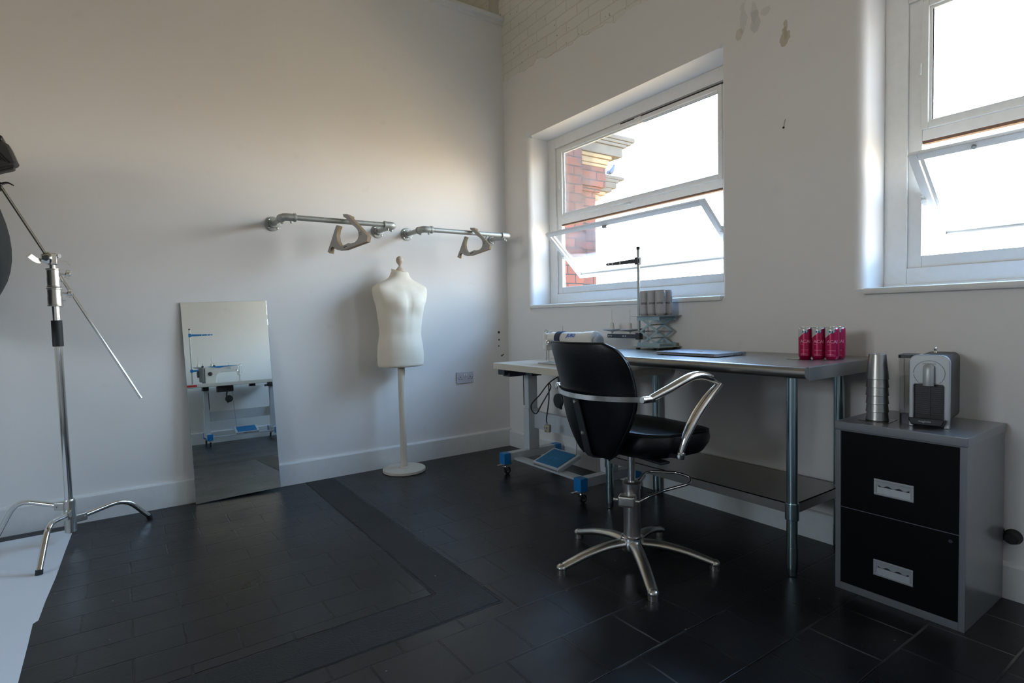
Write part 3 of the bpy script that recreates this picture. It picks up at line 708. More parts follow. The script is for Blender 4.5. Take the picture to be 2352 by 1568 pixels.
# ------------------------------------------------------------------ mirror
t = thing('wall_mirror', 'tall frameless rectangular mirror leaning against the back wall', 'mirror', (-2.125, -.071, .009), 0)
t.rotation_euler = (R(-3.08), R(-1.4), R(0))
g = MB(); g.bb(-.243, .243, -.0035, .003, 0, 1.222); g.build('backing', M['jack'], t)
g = MB(); g.bb(-.2415, .2415, -.0052, -.0035, .001, 1.221, .0006); g.build('mirror_glass', M['mirror'], t, flat=True)

# ------------------------------------------------------------------ dressmaker's torso
def torso():
    t = thing('dress_form', 'cream male torso dress form on a round wooden stand', 'mannequin', (-1.060, -.178, 0), 7)
    b = MB(); b.lathe([(.146, 0), (.152, .003), (.152, .019), (.147, .0235), (.06, .024)], seg=64); b.build('base_disc', M['cream_wood'], t)
    b = MB(); b.lathe([(.034, .0235), (.034, .028), (.024, .034), (.0235, .30), (.0255, .60), (.026, .76)], seg=32); b.build('stand_pole', M['cream_wood'], t)
    # rings of the bust: z, centre x, centre y, half width, half depth
    rings = [(.757, 0, .0, .150, .110), (.760, 0, 0, .164, .122), (.772, 0, 0, .168, .126), (.84, 0, 0, .170, .128), (.90, 0, 0, .166, .123), (.95, 0, .0, .158, .116),
             (.99, .002, .0, .152, .112), (1.04, .004, 0, .155, .114), (1.09, .006, .002, .162, .118), (1.14, .01, .004, .170, .122), (1.18, .013, .006, .177, .125),
             (1.22, .017, .010, .196, .122), (1.26, .020, .016, .210, .113), (1.30, .024, .024, .220, .100), (1.322, .026, .029, .219, .090), (1.333, .027, .031, .203, .082),
             (1.350, .028, .033, .168, .073), (1.362, .029, .034, .140, .068), (1.376, .030, .036, .108, .063), (1.392, .031, .037, .083, .060), (1.41, .032, .038, .070, .058), (1.432, .033, .038, .062, .055)]
    N = 72; b = MB(); vs = []
    def G(x, z, cx, cz, sx, sz): return math.exp(-((x-cx)/sx)**2-((z-cz)/sz)**2)
    zz = [rings[0]]
    for a, c in zip(rings, rings[1:]):
        k = max(1, int((c[0]-a[0])/.012))
        for i in range(1, k+1): zz.append(tuple(a[j]+(c[j]-a[j])*i/k for j in range(5)))
    for z, cx, cy, rx, ry in zz:
        ring = []
        sq = 2.25
        for i in range(N):
            a = 2*PI*i/N; c, s = math.cos(a), math.sin(a)
            x = rx*math.copysign(abs(c)**(2/sq), c); y = ry*math.copysign(abs(s)**(2/sq), s)
            if s < 0:    # front relief
                f = -s
                d = .020*(G(x, z, -.075, 1.205, .062, .062)+G(x, z, .075, 1.205, .062, .062)) - .010*G(x, z, 0, 1.20, .014, .09)
                d -= .006*(G(x, z, -.075, 1.112, .06, .04)+G(x, z, .075, 1.112, .06, .04))
                d += .005*(G(x, z, 0, 1.07, .07, .08)) + .014*G(x, z, 0, .90, .09, .09) - .006*(G(x, z, -.09, 1.02, .05, .09)+G(x, z, .09, 1.02, .05, .09))
                d -= .003*G(x, z, 0, 1.0, .02, .12)
                d -= .012*(G(x, z, -.10, 1.31, .05, .02)+G(x, z, .10, 1.31, .05, .02))
                y -= d*f
            # flat shoulder caps where the arms end
            if 1.17 < z < 1.335:
                k = min(1, (z-1.17)/.06)*min(1, (1.338-z)/.012); lim = rx*.89
                if abs(x) > lim: x = math.copysign(lim+(abs(x)-lim)*(1-.93*k), x)
            ring.append(b.b.verts.new((cx+x, cy+y, z)))
        vs.append(ring)
    for a, c in zip(vs, vs[1:]):
        for i in range(N): b.b.faces.new((a[i], a[(i+1) % N], c[(i+1) % N], c[i]))
    b.b.faces.new(vs[0][::-1]); b.b.faces.new(vs[-1])
    b.build('torso', M['cream'], t, angle=60)
    # tilted collar of the neck
    b = MB(); pts = []
    for i in range(40):
        a = 2*PI*i/40; pts.append((.033+.0615*math.cos(a), .038+.0545*math.sin(a), a))
    lo = [b.b.verts.new((x, y, 1.398)) for x, y, a in pts]; hi = [b.b.verts.new((x*.96+.0, y*.96, 1.443+.012*math.sin(a)-.010*math.cos(a))) for x, y, a in pts]
    hin = [b.b.verts.new((.033+(x-.033)*.80, .038+(y-.038)*.80, 1.438+.012*math.sin(a)-.010*math.cos(a))) for x, y, a in pts]
    for i in range(40):
        j = (i+1) % 40; b.b.faces.new((lo[i], lo[j], hi[j], hi[i])); b.b.faces.new((hi[i], hi[j], hin[j], hin[i]))
    b.b.faces.new(hin)
    b.build('neck_collar', M['cream'], t, angle=50)
    b = MB(); b.lathe([(.030, 1.436), (.032, 1.446), (.026, 1.456), (.014, 1.470), (.0085, 1.478), (.012, 1.487), (.020, 1.496), (.0265, 1.510), (.027, 1.522), (.023, 1.536), (.013, 1.545), (.003, 1.548)], (.037, .038, 0), seg=32)
    b.build('neck_finial', mat('bare_wood_knob', (.55, .45, .36, 1), .5, var=.1, nscale=40), t)
torso()

# ------------------------------------------------------------------ lighting stand and softbox (left)
def cstand():
    t = thing('light_stand', 'chrome studio light stand with turtle base and boom arm', 'light stand', (-2.945, -.33, 0), 0)
    def P(x, z, y=0): return V((x, y, z))
    top = (-.012, 1.41)
    def pole(z): return V((-.013*z/1.4-.0, 0, z))
    segs = [(.075, .50, .0185), (.48, .99, .0172)]
    b = MB(); b.cyl(pole(.06), pole(.985), .0178, seg=28); b.build('lower_tube', M['chrome'], t)
    b = MB(); b.cyl(pole(.96), pole(1.23), .0162, seg=28); b.build('upper_tube', M['chrome'], t)
    b = MB(); b.cyl(pole(.995), pole(1.125), .0225, seg=28, bev=.002); b.build('foam_grip', M['rubber'], t)
    for z0, z1, r in ((1.195, 1.287, .030), (1.29, 1.382, .0275)):
        b = MB(); a, c = pole(z0), pole(z1); L = z1-z0
        b.lathe([(r, 0), (r+.002, .002), (r+.002, .005), (r, .007), (r, L*.5), (r-.001, L*.52), (r-.001, L-.008), (r+.002, L-.006), (r+.002, L-.001), (r-.004, L)], a, c-a, 32)
        co = b.build('collar', M['alu'], t)
        b = MB(); zc = (z0+z1)/2+.018; p = pole(zc)
        b.cyl(p+V((r, 0, 0)), p+V((r+.02, 0, 0)), .005, seg=12); b.lathe([(.008, 0), (.011, .006), (.011, .018), (.006, .022)], p+V((r+.018, 0, 0)), (1, 0, 0), 16)
        b.box(p+V((r+.03, 0, .0)), (.022, .007, .044), (0, .2, 0), .003)
        b.cyl(p+V((r, 0, -.035)), p+V((r+.012, 0, -.035)), .003, seg=8)
        b.build('tee_knob', M['chrome'], co)
    # grip head
    h = pole(1.428)
    b = MB(); b.cyl(pole(1.378), pole(1.40), .014, seg=20); b.box(h+V((.006, 0, .0)), (.03, .05, .058), (0, 0, 0), .006)
    b.lathe([(.030, 0), (.034, .006), (.034, .012), (.027, .022), (.020, .038)], h+V((-.006, -.0, .004)), (-1, -.25, 0), 28); b.build('grip_head', M['chrome'], t)
    b = MB(); b.sweep(smooth([h+V((-.045, -.01, -.012)), h+V((-.062, -.02, -.008)), h+V((-.080, -.03, .008)), h+V((-.088, -.032, .016))], 4), [(-.004, -.012), (.004, -.012), (.004, .012), (-.004, .012)], up=(0, 0, 1)); b.build('clamp_lever', M['alu'], t)
    b = MB(); b.cyl(h+V((.02, -.012, .016)), h+V((.03, -.02, .016)), .011, seg=16); b.sweep([h+V((.02, 0, -.006)), h+V((.05, 0, -.008)), h+V((.072, 0, -.03))], [(-.008, -.003), (.008, -.003), (.008, .003), (-.008, .003)], up=(0, 0, 1)); b.build('tee_knob', M['chrome'], t)
    # boom arm
    a0 = V((-3.145+2.945, .02, 1.79)); a1 = V((-2.622+2.945, .02, .700)); d = (a1-a0).normalized()
    b = MB(); b.cyl(a0, a1, .0078, seg=16); b.cyl(a1-d*.012, a1, .0088, seg=16); b.build('boom_arm', M['chrome'], t)
    # legs : out along the floor then bent down to the foot
    for ang, z, tip, L in ((-103, .150, 0, .40), (24, .115, 0, .37), (146, .185, 0, .39)):
        u = V((math.cos(R(ang)), math.sin(R(ang)), 0))
        b = MB(); pts = fillet([u*.035+V((0, 0, z-.0)), u*(L*.68)+V((0, 0, z+.035)), u*L+V((0, 0, .012))], .075, 8)
        b.tube(pts, .0125, 16); lo = b.build('leg', M['chrome'], t)
        b = MB(); b.cyl(u*(L-.004)+V((0, 0, .022)), u*(L+.002)+V((0, 0, .0)), .0142, seg=16); b.build('rubber_foot', M['rubber'], lo)
        b = MB(); b.box(u*.04+V((0, 0, z)), (.06, .03, .04), (0, 0, R(ang)), .006); b.cyl(u*.058+u.cross(V((0, 0, 1)))*.022+V((0, 0, z)), u*.058-u.cross(V((0, 0, 1)))*.022+V((0, 0, z)), .006, seg=10); b.build('leg_bracket', M['alu'], lo)
    b = MB(); b.lathe([(.018, .05), (.0255, .055), (.0255, .21), (.021, .22)], seg=24); b.build('hub', M['alu'], t)
cstand()
def strobe():
    t = thing('studio_flash', 'dark grey studio flash head clamped to the end of the boom arm', 'studio light', (-3.16, -.30, 1.80), 0)
    b = MB()
    b.prism([(-.14, .0), (.024, .055), (.088, .077), (.092, .090), (.068, .165), (.045, .175), (-.14, .19)], .11, lambda u, v, w: (u, w-.055, v)); b.build('housing', M['charcoal'], t, bevel=.012)
    b = MB(); b.prism([(-.14, .17), (.046, .172), (.046, .205), (-.14, .21)], .10, lambda u, v, w: (u, w-.05, v)); b.build('top_cover', M['black_plastic'], t, bevel=.01)
    b = MB()
    for i in range(4): b.box((-.0+i*.016, -.056, .115-i*.004), (.006, .004, .07), (0, R(-40), 0), .001)
    b.build_each('vent_slat', M['black_plastic'], t)
    b = MB(); b.prism([(-.06, .01), (.080, .068), (.078, .055), (.03, .035), (-.02, .01)], .05, lambda u, v, w: (u, w-.025, v)); b.build('base_foot', M['charcoal'], t, bevel=.006)
    b = MB(); b.cyl((.005, 0, -.05), (.005, 0, .05), .014, seg=18); b.box((.005, 0, -.03), (.05, .04, .04), None, .008); b.lathe([(.02, -.02), (.028, -.01), (.028, .01), (.02, .02)], (-.02, 0, -.005), (1, 0, 0), 20)
    b.sweep(smooth([(.01, -.02, -.03), (.05, -.03, -.015), (.072, -.035, -.025)], 4), [(-.01, -.003), (.01, -.003), (.01, .003), (-.01, .003)], up=(0, 0, 1)); b.build('tilt_bracket', M['black_plastic'], t)
    s = thing('softbox', 'black octagonal softbox at the left edge, hung below the flash head', 'softbox', (-3.285, -.20, 1.66), 0)
    ax = V((-.60, -.70, -.35)).normalized()
    b = MB(); b.lathe([(.07, 0), (.12, .02), (.32, .12), (.44, .23), (.50, .34), (.50, .37)], (0, 0, 0), ax, 48, capb=False); b.build('fabric_shell', M['softbox'], s, angle=60)
    b = MB(); b.lathe([(.498, .365), (.498, .372), (.01, .374)], (0, 0, 0), ax, 48, capa=False); b.build('front_diffuser', M['diffusion'], s)
strobe()

# white background paper lying on the floor at the left
b = MB(); ed = [(-2.950, -.11), (-2.962, -.45), (-2.972, -.80), (-2.985, -1.05), (-2.99, -1.22), (-3.004, -1.24), (-3.000, -1.40), (-2.996, -1.66), (-2.99, -2.2), (-2.985, -3.2)]
n = len(ed)
b.prism([(x, y) for x, y in ed]+[(-5.3, -3.2), (-5.3, -.12)], .0015, lambda u, v, w: (u, v, w+.0006))
tag(b.build('background_paper', M['paper'], flat=True), 'wide white paper backdrop lying on the black floor at left', 'paper')
b = MB(); b.bb(-5.3, -3.03, -.105, -.06, .0005, .004); 

# ------------------------------------------------------------------ sewing stations
def sewing_table(loc, rz, label, red=False):
    t = thing('sewing_table', label, 'table', loc, rz)
    b = MB(); b.bb(-.535, .535, -.285, .285, .738, .78, .003); b.build('tabletop', M['table_top'] if not red else M['white_gloss'], t)
    b = MB(); b.bb(-.50, -.42, -.27, -.14, .700, .738, .006); b.bb(-.485, -.40, -.24, -.05, .688, .715, .006); b.build_each('corner_bracket', M['dark_plastic'], t)
    fx = (-.495, .285)
    for x in fx:
        b = MB(); b.bb(x-.028, x+.028, -.20, .20, .095, .150, .004); b.build('foot_bar', M['white_metal'], t)
        b = MB(); b.bb(x-.032, x+.032, -.04, .05, .150, .44, .003); b.bb(x-.026, x+.026, -.034, .044, .44, .738, .003); lo = b.build('leg_column', M['white_metal'], t)
        b = MB(); b.bb(x-.034, x-.031, -.005, .012, .40, .66); b.bb(x-.034, x-.031, -.03, -.036, .46, .70); b.build_each('height_slot', M['ink'], lo)
        b = MB(); b.bb(x-.034, x+.034, -.07, .08, .690, .738, .006); b.build('top_bracket', M['dark_plastic'], t)
        for sy in (-1, 1):
            b = MB(); y0 = sy*.20; y1 = sy*.255
            b.prism([(y0, .152), (y1, .152), (y1, .075), (y0-sy*.01, .075), (y0, .09)], .062, lambda u, v, w: (x-.031+w, u, v)); b.build('end_cap', M['blue'], t, bevel=.003)
            w = MB(); y = sy*.225
            w.bb(x-.022, x+.022, y-.02, y+.02, .068, .074, .001); w.cyl((x, y, .066), (x, y, .05), .010, seg=12)
            w.prism([(-.012, .055), (.020, .055), (.034, .024), (.020, .018), (.0, .038)], .022, lambda u, v, q: (x-.011+q, y+u-.008, v))
            w.bb(x-.03, x-.01, y-.055, y-.015, .062, .068, .001)
            cs = w.build('castor', M['chrome'], t)
            w = MB(); w.lathe([(.020, 0), (.025, .003), (.025, .015), (.020, .018)], (x-.009, y+.014, .0255), (1, 0, 0), 24); wo = w.build('wheel', M['rubber'], cs)
            w = MB(); w.lathe([(.010, 0), (.012, .021)], (x-.0105, y+.014, .0255), (1, 0, 0), 16); w.build('wheel_hub', M['galv'], wo)
    b = MB(); b.bb(fx[0]+.028, fx[1]-.028, .01, .04, .30, .42, .003); b.build('crossbar', M['white_metal'], t)
    b = MB(); b.bb(fx[0]+.024, fx[1]-.024, -.17, -.10, .098, .112, .002); b.bb(.03, .16, -.145, -.135, .112, .1125); b.build('foot_rail', M['white_metal'], t)
    # treadle
    rt = Euler((R(19), 0, 0)).to_matrix(); px = -.115 if not red else -.15; pz = .158
    b = MB(); b.box((px, -.082, pz), (.27, .20, .012), rt, .004); b.box((px, -.082, pz-.008)+rt@V((.13, 0, 0)) if False else V((px, -.082, pz-.008))+rt@V((.128, 0, 0)), (.012, .2, .028), rt, .003); b.box(V((px, -.082, pz-.008))+rt@V((-.128, 0, 0)), (.012, .2, .028), rt, .003); po = b.build('treadle', M['white_metal'], t)
    b = MB(); b.box(V((px, -.082, pz))+rt@V((0, 0, .008)), (.225, .168, .006), rt, .002); b.build('treadle_mat', M['blue_mat'], po)
    b = text_mb('JUKI' if not red else 'JACK', .045, lambda u, v: V((px, -.082, pz))+rt@V((u, v-.01, .0115))); b.build('lettering', M['blue'], po, flat=True)
    b = MB(); b.cyl((px+.02, -.14, .112), (px+.02, -.12, .142), .01, seg=10); b.bb(px-.0, px+.04, -.15, -.11, .112, .118, .002); b.build('treadle_hinge', M['galv'], po)
    b = MB(); b.cyl((px+.10, .005, .190), (px+.13, .02, .70), .003, seg=8); b.sphere((px+.10, .005, .190), .009); b.build('pitman_rod', M['galv'], po)
    # gear under the top
    b = MB(); b.bb(-.02, .16, -.14, .02, .66, .738, .008); b.build('oil_pan', M['charcoal'], t)
    b = MB(); b.tube([(.045, -.16, .70), (.07, -.18, .62), (.06, -.18, .52)], .009, 10, 5); b.lathe([(.036, 0), (.045, .006), (.045, .014), (.03, .02)], (.045, -.195, .57), (0, 1, 0), 24); b.build('knee_lifter', M['black_plastic'], t)
    b = MB(); b.bb(-.27, -.20, -.20, -.12, .705, .738, .004); b.build('pedal_bracket', M['dark_plastic'], t)
    if red: b = MB(); b.bb(.40, .515, -.287, -.2845, .748, .772); b.build('sticker', M['red'], t)
    return t
def sewing_machine(loc, rz, label, kind):
    """needle head at -x, handwheel at +x"""
    t = thing('sewing_machine', label, 'sewing machine', loc, rz)
    W = M['white_gloss']
    b = MB(); b.bb(-.245, .245, -.088, .088, .0, .006, .002); b.build('bed_plate', M['steel'] if kind == 'a' else W, t)
    if kind == 'a':
        b = MB(); b.lathe([(.030, 0), (.038, .01), (.040, .05), (.043, .33), (.047, .36), (.050, .42), (.049, .44), (.040, .445)], (-.215, 0, .155), (1, 0, 0), 40)
        for v in b.b.verts: v.co.y = max(-.05, min(.05, v.co.y*1.05)); v.co.z = max(.118, v.co.z)
        for v in b.b.verts: v.co.z += .012
        b.build('arm', W, t, angle=35)
        b = MB(); b.lathe([(.030, .0), (.040, .006), (.040, .018), (.030, .022), (.016, .020)], (.232, 0, .155), (1, 0, 0), 32); b.build('handwheel', M['silver_plastic'], t)
    else:
        b = MB(); b.prism([(-.22, .135), (-.22, .21), (.16, .212), (.175, .20), (.175, .0), (.045, .0), (.035, .09), (.0, .128), (-.06, .135)], .10, lambda u, v, w: (u, w-.05, v)); b.build('arm', W, t, bevel=.012)
        b = MB(); b.prism([(.14, .2135), (.01, .190), (-.05, .203), (-.2, .210), (-.2, .214), (.14, .216)], .004, lambda u, v, w: (u, w-.054, v)); b.build('blue_stripe', M['blue'], t)
        b = MB(); b.bb(.175, .235, -.055, .055, .02, .205, .02); b.bb(.175, .20, -.05, .05, .0, .03, .004); b.build('motor_housing', M['motor'], t)
        b = MB(); b.lathe([(.03, 0), (.042, .004), (.042, .02), (.03, .026)], (.232, 0, .125), (1, 0, 0), 32); b.build('handwheel', M['charcoal'], t)
        b = MB(); b.lathe([(.026, 0), (.026, .006), (.014, .010), (.012, .016)], (.115, -.05, .12), (0, -1, 0), 24); b.build('stitch_dial', M['charcoal'], t)
    if kind == 'a':
        b = MB(); b.bb(.13, .225, -.05, .05, .005, .15, .015); b.build('column', W, t)
    b = MB(); b.bb(-.245, -.205, -.045, .045, .085, .205 if kind == 'b' else .200, .012); b.build('needle_head', W, t)
    b = MB(); b.tube(smooth([(-.25, -.015, .10), (-.257, -.015, .16), (-.252, -.015, .215), (-.236, -.015, .222), (-.226, -.015, .20)], 5), .003, 8); b.cyl((-.222, -.02, .19), (-.222, -.02, .218), .006, seg=12); b.build('take_up_guard', M['chrome'], t)
    b = MB(); b.cyl((-.196, -.01, .18), (-.196, -.01, .213), .006, seg=12); b.cyl((-.196, -.01, .210), (-.196, -.01, .215), .010, seg=12); b.build('pressure_screw', M['alu'], t)
    b = MB(); b.cyl((-.225, -.01, .012), (-.225, -.01, .09), .004, seg=10); b.bb(-.24, -.21, -.025, .01, .010, .014, .001); b.cyl((-.225, -.03, .02), (-.225, -.03, .09), .005, seg=10); b.build('needle_bar', M['chrome'], t)
    b = MB(); b.lathe([(.012, 0), (.018, .004), (.010, .008), (.004, .018)], (-.19, -.046, .14), (0, -1, 0), 18); b.build('tension_dial', M['chrome'], t)
    b = MB(); b.cyl((-.11, .02, .19), (-.11, .02, .245), .0022, seg=8); b.cyl((.02, .0, .20), (.02, .0, .206), .014, seg=16); b.build_each('thread_pin', M['galv'], t)
    if kind == 'a':
        b = MB(); b.lathe([(.0435, 0), (.0455, .003), (.0470, .052), (.044, .055)], (-.125, 0, .155), (1, 0, 0), 40)
        for v in b.b.verts: v.co.y = max(-.0515, min(.0515, v.co.y*1.05)); v.co.z = max(.112, v.co.z)
        for v in b.b.verts: v.co.z += .0125
        b.build('velvet_band', M['navy'], t)
        b = text_mb('JUKI', .034, lambda u, v: V((.040+u+v*.2, -.0478*math.cos(R(27)+v/.05), .1675+.0475*math.sin(R(27)+v/.05))) + V((0, -.0010, 0)), ratio=1.2, outline=.0012)
        b.build('lettering', M['ink_blue'], t, flat=True)
    else:
        b = text_mb('JACK', .020, lambda u, v: V((-.10+u, -.0512, .180+v))); b.build('lettering', M['ink_blue'], t, flat=True)
        for x in (.19, .06): 
            b = MB(); b.lathe([(.014, 0), (.014, .022), (.010, .024)], (x, 0, .205), (0, 0, 1), 18); b.cyl((x, 0, .22), (x, 0, .26), .002, seg=8); b.build('bobbin_post', M['black_plastic'], t)
    return t
def thread_stand(loc, rz, label, kind):
    t = thing('thread_stand', label, 'thread stand', loc, rz)
    b = MB(); b.cyl((0, 0, -.03), (0, 0, .70), .0085, seg=16); b.build('post', M['galv'], t)
    b = MB(); b.cyl((0, 0, .695), (0, 0, .712), .0115, seg=16); b.build('post_cap', M['rubber'], t)
    A = M['dark_plastic'] if kind == 'a' else M['blue']
    b = MB(); b.prism([(.014, .612), (-.25, .618), (-.265, .626), (-.25, .634), (.014, .640)], .012, lambda u, v, w: (u, w-.018, v)); b.bb(-.014, .014, -.02, .014, .604, .648, .003); ao = b.build('guide_arm', A, t)
    b = MB()
    for x in (-.235, -.20, -.135): b.cyl((x, -.0195, .626), (x, -.005, .626), .006, seg=12)
    b.build_each('eyelet', M['white_plastic'], ao)
    b = MB(); b.bb(-.26, .014, -.014, .008, .155, .180, .002); b.bb(-.016, .016, -.018, .016, .148, .188, .003); lo = b.build('spool_arm', A, t)
    b = MB()
    for x in (-.245, -.225, -.12, -.10): b.cyl((x, -.016, .168), (x, -.012, .168), .0045, seg=10)
    b.build_each('eyelet', M['white_plastic'], lo)
    for x in (-.23, -.075):
        b = MB(); b.cyl((x, 0, .19), (x, 0, .335), .0022, seg=8); b.lathe([(.016, 0), (.011, .040), (.006, .045)], (x, 0, .208), (0, 0, 1), 18); b.build('spool_pin', M['table_top'], lo)
        b = MB(); b.lathe([(.004, 0), (.008, .012), (.055, .022), (.062, .028), (.060, .029), (.010, .020)], (x, 0, .182), (0, 0, 1), 32); b.build('spool_dish', M['white_metal'], lo)
    return t
sewing_table((-.315, -1.215, 0), -90, 'cream-topped sewing machine table with blue end caps beside the steel desk')
sewing_machine((-.345, -1.215, .78), -90, 'white sewing machine with navy band behind the salon chair', 'a')
thread_stand((-.095, -1.555, .79), -90, 'steel thread stand with two spool pins behind the grey cans', 'a')
sewing_table((-1.590, -4.200, 0), 180, 'white sewing table by the rear wall, seen in the mirror', True)
sewing_machine((-1.70, -4.20, .78), 180, 'white sewing machine with blue stripe, seen in the mirror', 'b')
thread_stand((-2.00, -4.36, .79), 180, 'thread stand with blue arms, seen in the mirror', 'b')
t = thing('power_lead', 'dark power lead looped under the sewing table, ending in a white plug', 'cable', (-.42, -1.02, .45), 0)
b = MB(); b.tube(smooth([(.12, -.03, .25), (.04, .0, .20), (.0, .05, .12), (-.01, .13, .05), (.0, .14, .0), (.0, .09, -.01), (-.01, .02, .06), (.02, -.04, .17), (-.01, -.06, .20), (-.02, -.07, .10), (-.03, -.055, -.02), (-.03, -.06, -.055)], 8), .0042, 8); b.build('cable', M['black_plastic'], t)
b = MB(); b.box((-.03, -.065, -.085), (.028, .042, .05), (0, 0, .3), .006); po = b.build('plug', M['beige'], t)
b = MB(); b.box((-.048, -.055, -.078), (.012, .005, .006)); b.box((-.048, -.075, -.078), (.012, .005, .006)); b.box((-.048, -.065, -.10), (.012, .005, .006)); b.build_each('plug_pin', M['alu'], po)

# ------------------------------------------------------------------ stainless steel desk
def desk():
    t = thing('steel_desk', 'long stainless steel work table with round zinc legs and undershelf', 'desk', (-.33, -2.18, 0), 0)
    y0, y1 = -2.862+2.18, -1.525+2.18; x0, x1 = -.66+.33, -.004+.33; h = .885
    b = MB()
    # top with a bullnose along the front and turned-down ends
    prof = [(x1, h), (x0+.022, h)]+[(x0+.022-.022*math.sin(a), h-.022+.022*math.cos(a)) for a in [R(18*i) for i in range(1, 10)]]+[(x0+.014, h-.043), (x0+.03, h-.046), (x0+.03, h-.040), (x1, h-.030)]
    b.prism(prof, y1-y0-.004, lambda u, v, w: (u, y0+.002+w, v)); b.build('tabletop', M['steel'], t, angle=25)
    b = MB(); b.bb(x0+.03, x1, y0, y0+.003, h-.052, h-.002, .0005); b.bb(x0+.03, x1, y1-.003, y1, h-.052, h-.002, .0005); b.bb(x0+.10, x0+.16, y0+.1, y1-.1, h-.055, h-.035); b.build_each('apron', M['steel'], t)
    for lx in (-.46+.33, -.065+.33):
        for ly in (-2.705+2.18, -1.654+2.18):
            b = MB(); b.lathe([(.0215, .11), (.0215, h-.035)], (lx, ly, 0), seg=28); lo = b.build('leg', M['zinc'], t)
            b = MB(); b.lathe([(.012, 0), (.019, .004), (.021, .03), (.0225, .035), (.0225, .12)], (lx, ly, 0), seg=24); b.build('foot', M['zinc'], lo)
            b = MB(); b.lathe([(.0265, .235), (.027, .238), (.027, .302), (.0255, .305)], (lx, ly, 0), seg=24); b.lathe([(.027, h-.060), (.027, h-.042)], (lx, ly, 0), seg=24); b.build_each('collar', M['zinc'], lo)
    b = MB(); sx0, sx1, sy0, sy1 = -.475+.33, -.05+.33, -2.72+2.18, -1.64+2.18
    b.bb(sx0, sx1, sy0, sy1, .300, .3035); b.bb(sx0, sx0+.003, sy0, sy1, .262, .3035); b.bb(sx1-.003, sx1, sy0, sy1, .262, .3035); b.bb(sx0, sx1, sy0, sy0+.003, .262, .3035); b.bb(sx0, sx1, sy1-.003, sy1, .262, .3035)
    b.build('undershelf', M['galv'] if False else M['steel'], t)
desk()

# laptop
t = thing('laptop', 'closed thin silver-grey laptop lying on the steel desk', 'laptop', (-.345, -2.178, .885), 0)
b = MB(); b.prism(rrect(.248, .356, .012), .009, lambda u, v, w: (u, v, w+.003)); b.build('base', M['laptop'], t, bevel=.0015)
b = MB(); b.prism(rrect(.248, .356, .012), .0042, lambda u, v, w: (u, v, w+.0125)); b.build('lid', M['laptop'], t, bevel=.001)
b = MB(); b.bb(-.1243, -.1238, -.045, .045, .0105, .0118); b.build('thumb_notch', M['ink'], t)
b = MB()
for x, w in ((.08, .012), (.055, .004), (.035, .012), (.02, .012)): b.bb(x-w/2, x+w/2, -.1784, -.1779, .0055, .0085)
b.build_each('port', M['ink'], t)
b = MB(); b.sphere((0, 0, .0168), .016, (1, 1, .02), 20); b.sphere((.018, .004, .0168), .005, (1.2, .6, .02), 10); b.build('lid_emblem', M['chrome'], t)
b = MB()
for sx in (-.1, .1):
    for sy in (-.15, .15): b.cyl((sx, sy, 0), (sx, sy, .0035), .007, seg=12)
b.build_each('rubber_foot', M['rubber'], t)

# scissor jack with cans
JX, JY, JZ = -.108, -1.700, .885
def lab_jack():
    t = thing('scissor_jack', 'pale blue scissor lab jack standing at the back of the desk', 'lab jack', (JX, JY, JZ), 0)
    b = MB(); b.bb(-.102, .102, -.102, .102, .012, .016, .001); b.build('base_plate', M['plate'], t)
    b = MB(); b.bb(-.102, .102, -.102, .102, .194, .198, .001); b.build('top_plate', M['plate'], t)
    b = MB()
    for sx in (-1, 1):
        for sy in (-1, 1): b.cyl((sx*.075, sy*.075, 0), (sx*.075, sy*.075, .012), .011, seg=12)
    b.build_each('rubber_foot', M['rubber'], t)
    b = MB()
    for sx in (-1, 1):
        for z0, z1 in ((.016, .040), (.170, .194)): b.bb(sx*.07-.0015, sx*.07+.0015, -.085, .085, z0, z1, .001)
    b.bb(-.07, .07, -.085, .085, .016, .018); b.bb(-.07, .07, -.085, .085, .192, .194); b.build_each('side_channel', M['jack'], t)
    for sx in (-1, 1):
        for k, (za, zb) in enumerate(((.028, .105), (.105, .182))):
            for q in (1, -1):
                b = MB(); x = sx*(.062 if q > 0 else .066); yy = (-.062, .062) if q > 0 else (.062, -.062)
                ang = math.atan2(zb-za, yy[1]-yy[0]); L = math.hypot(zb-za, .124)
                b.prism(rrect(L+.014, .012, .0058), .0025, lambda u, v, w: (x+w-.00125, u*math.cos(ang)-v*math.sin(ang), (za+zb)/2+u*math.sin(ang)+v*math.cos(ang)))
                b.build('scissor_arm', M['jack'], t)
    b = MB()
    for y, z in ((0, .0665), (0, .1435), (-.062, .105), (.062, .105), (-.062, .028), (.062, .028), (-.062, .182), (.062, .182)): b.cyl((-.069, y, z), (.069, y, z), .0035, seg=10)
    b.build_each('cross_pin', M['galv'], t)
    b = MB(); b.cyl((-.0, .062, .105), (0, -.062, .105), .005, seg=12); b.cyl((0, .062, .105), (0, .105, .105), .004, seg=10); b.build('lead_screw', M['galv'], t)
    b = MB()
    pr = []
    for i in range(36):
        a = 2*PI*i/36; pr.append(((.016+.003*math.cos(6*a))*math.cos(a), (.016+.003*math.cos(6*a))*math.sin(a)))
    b.prism(pr, .02, lambda u, v, w: (u, .100+w, .105+v)); b.build('knob', M['black_plastic'], t, bevel=.001)
lab_jack()
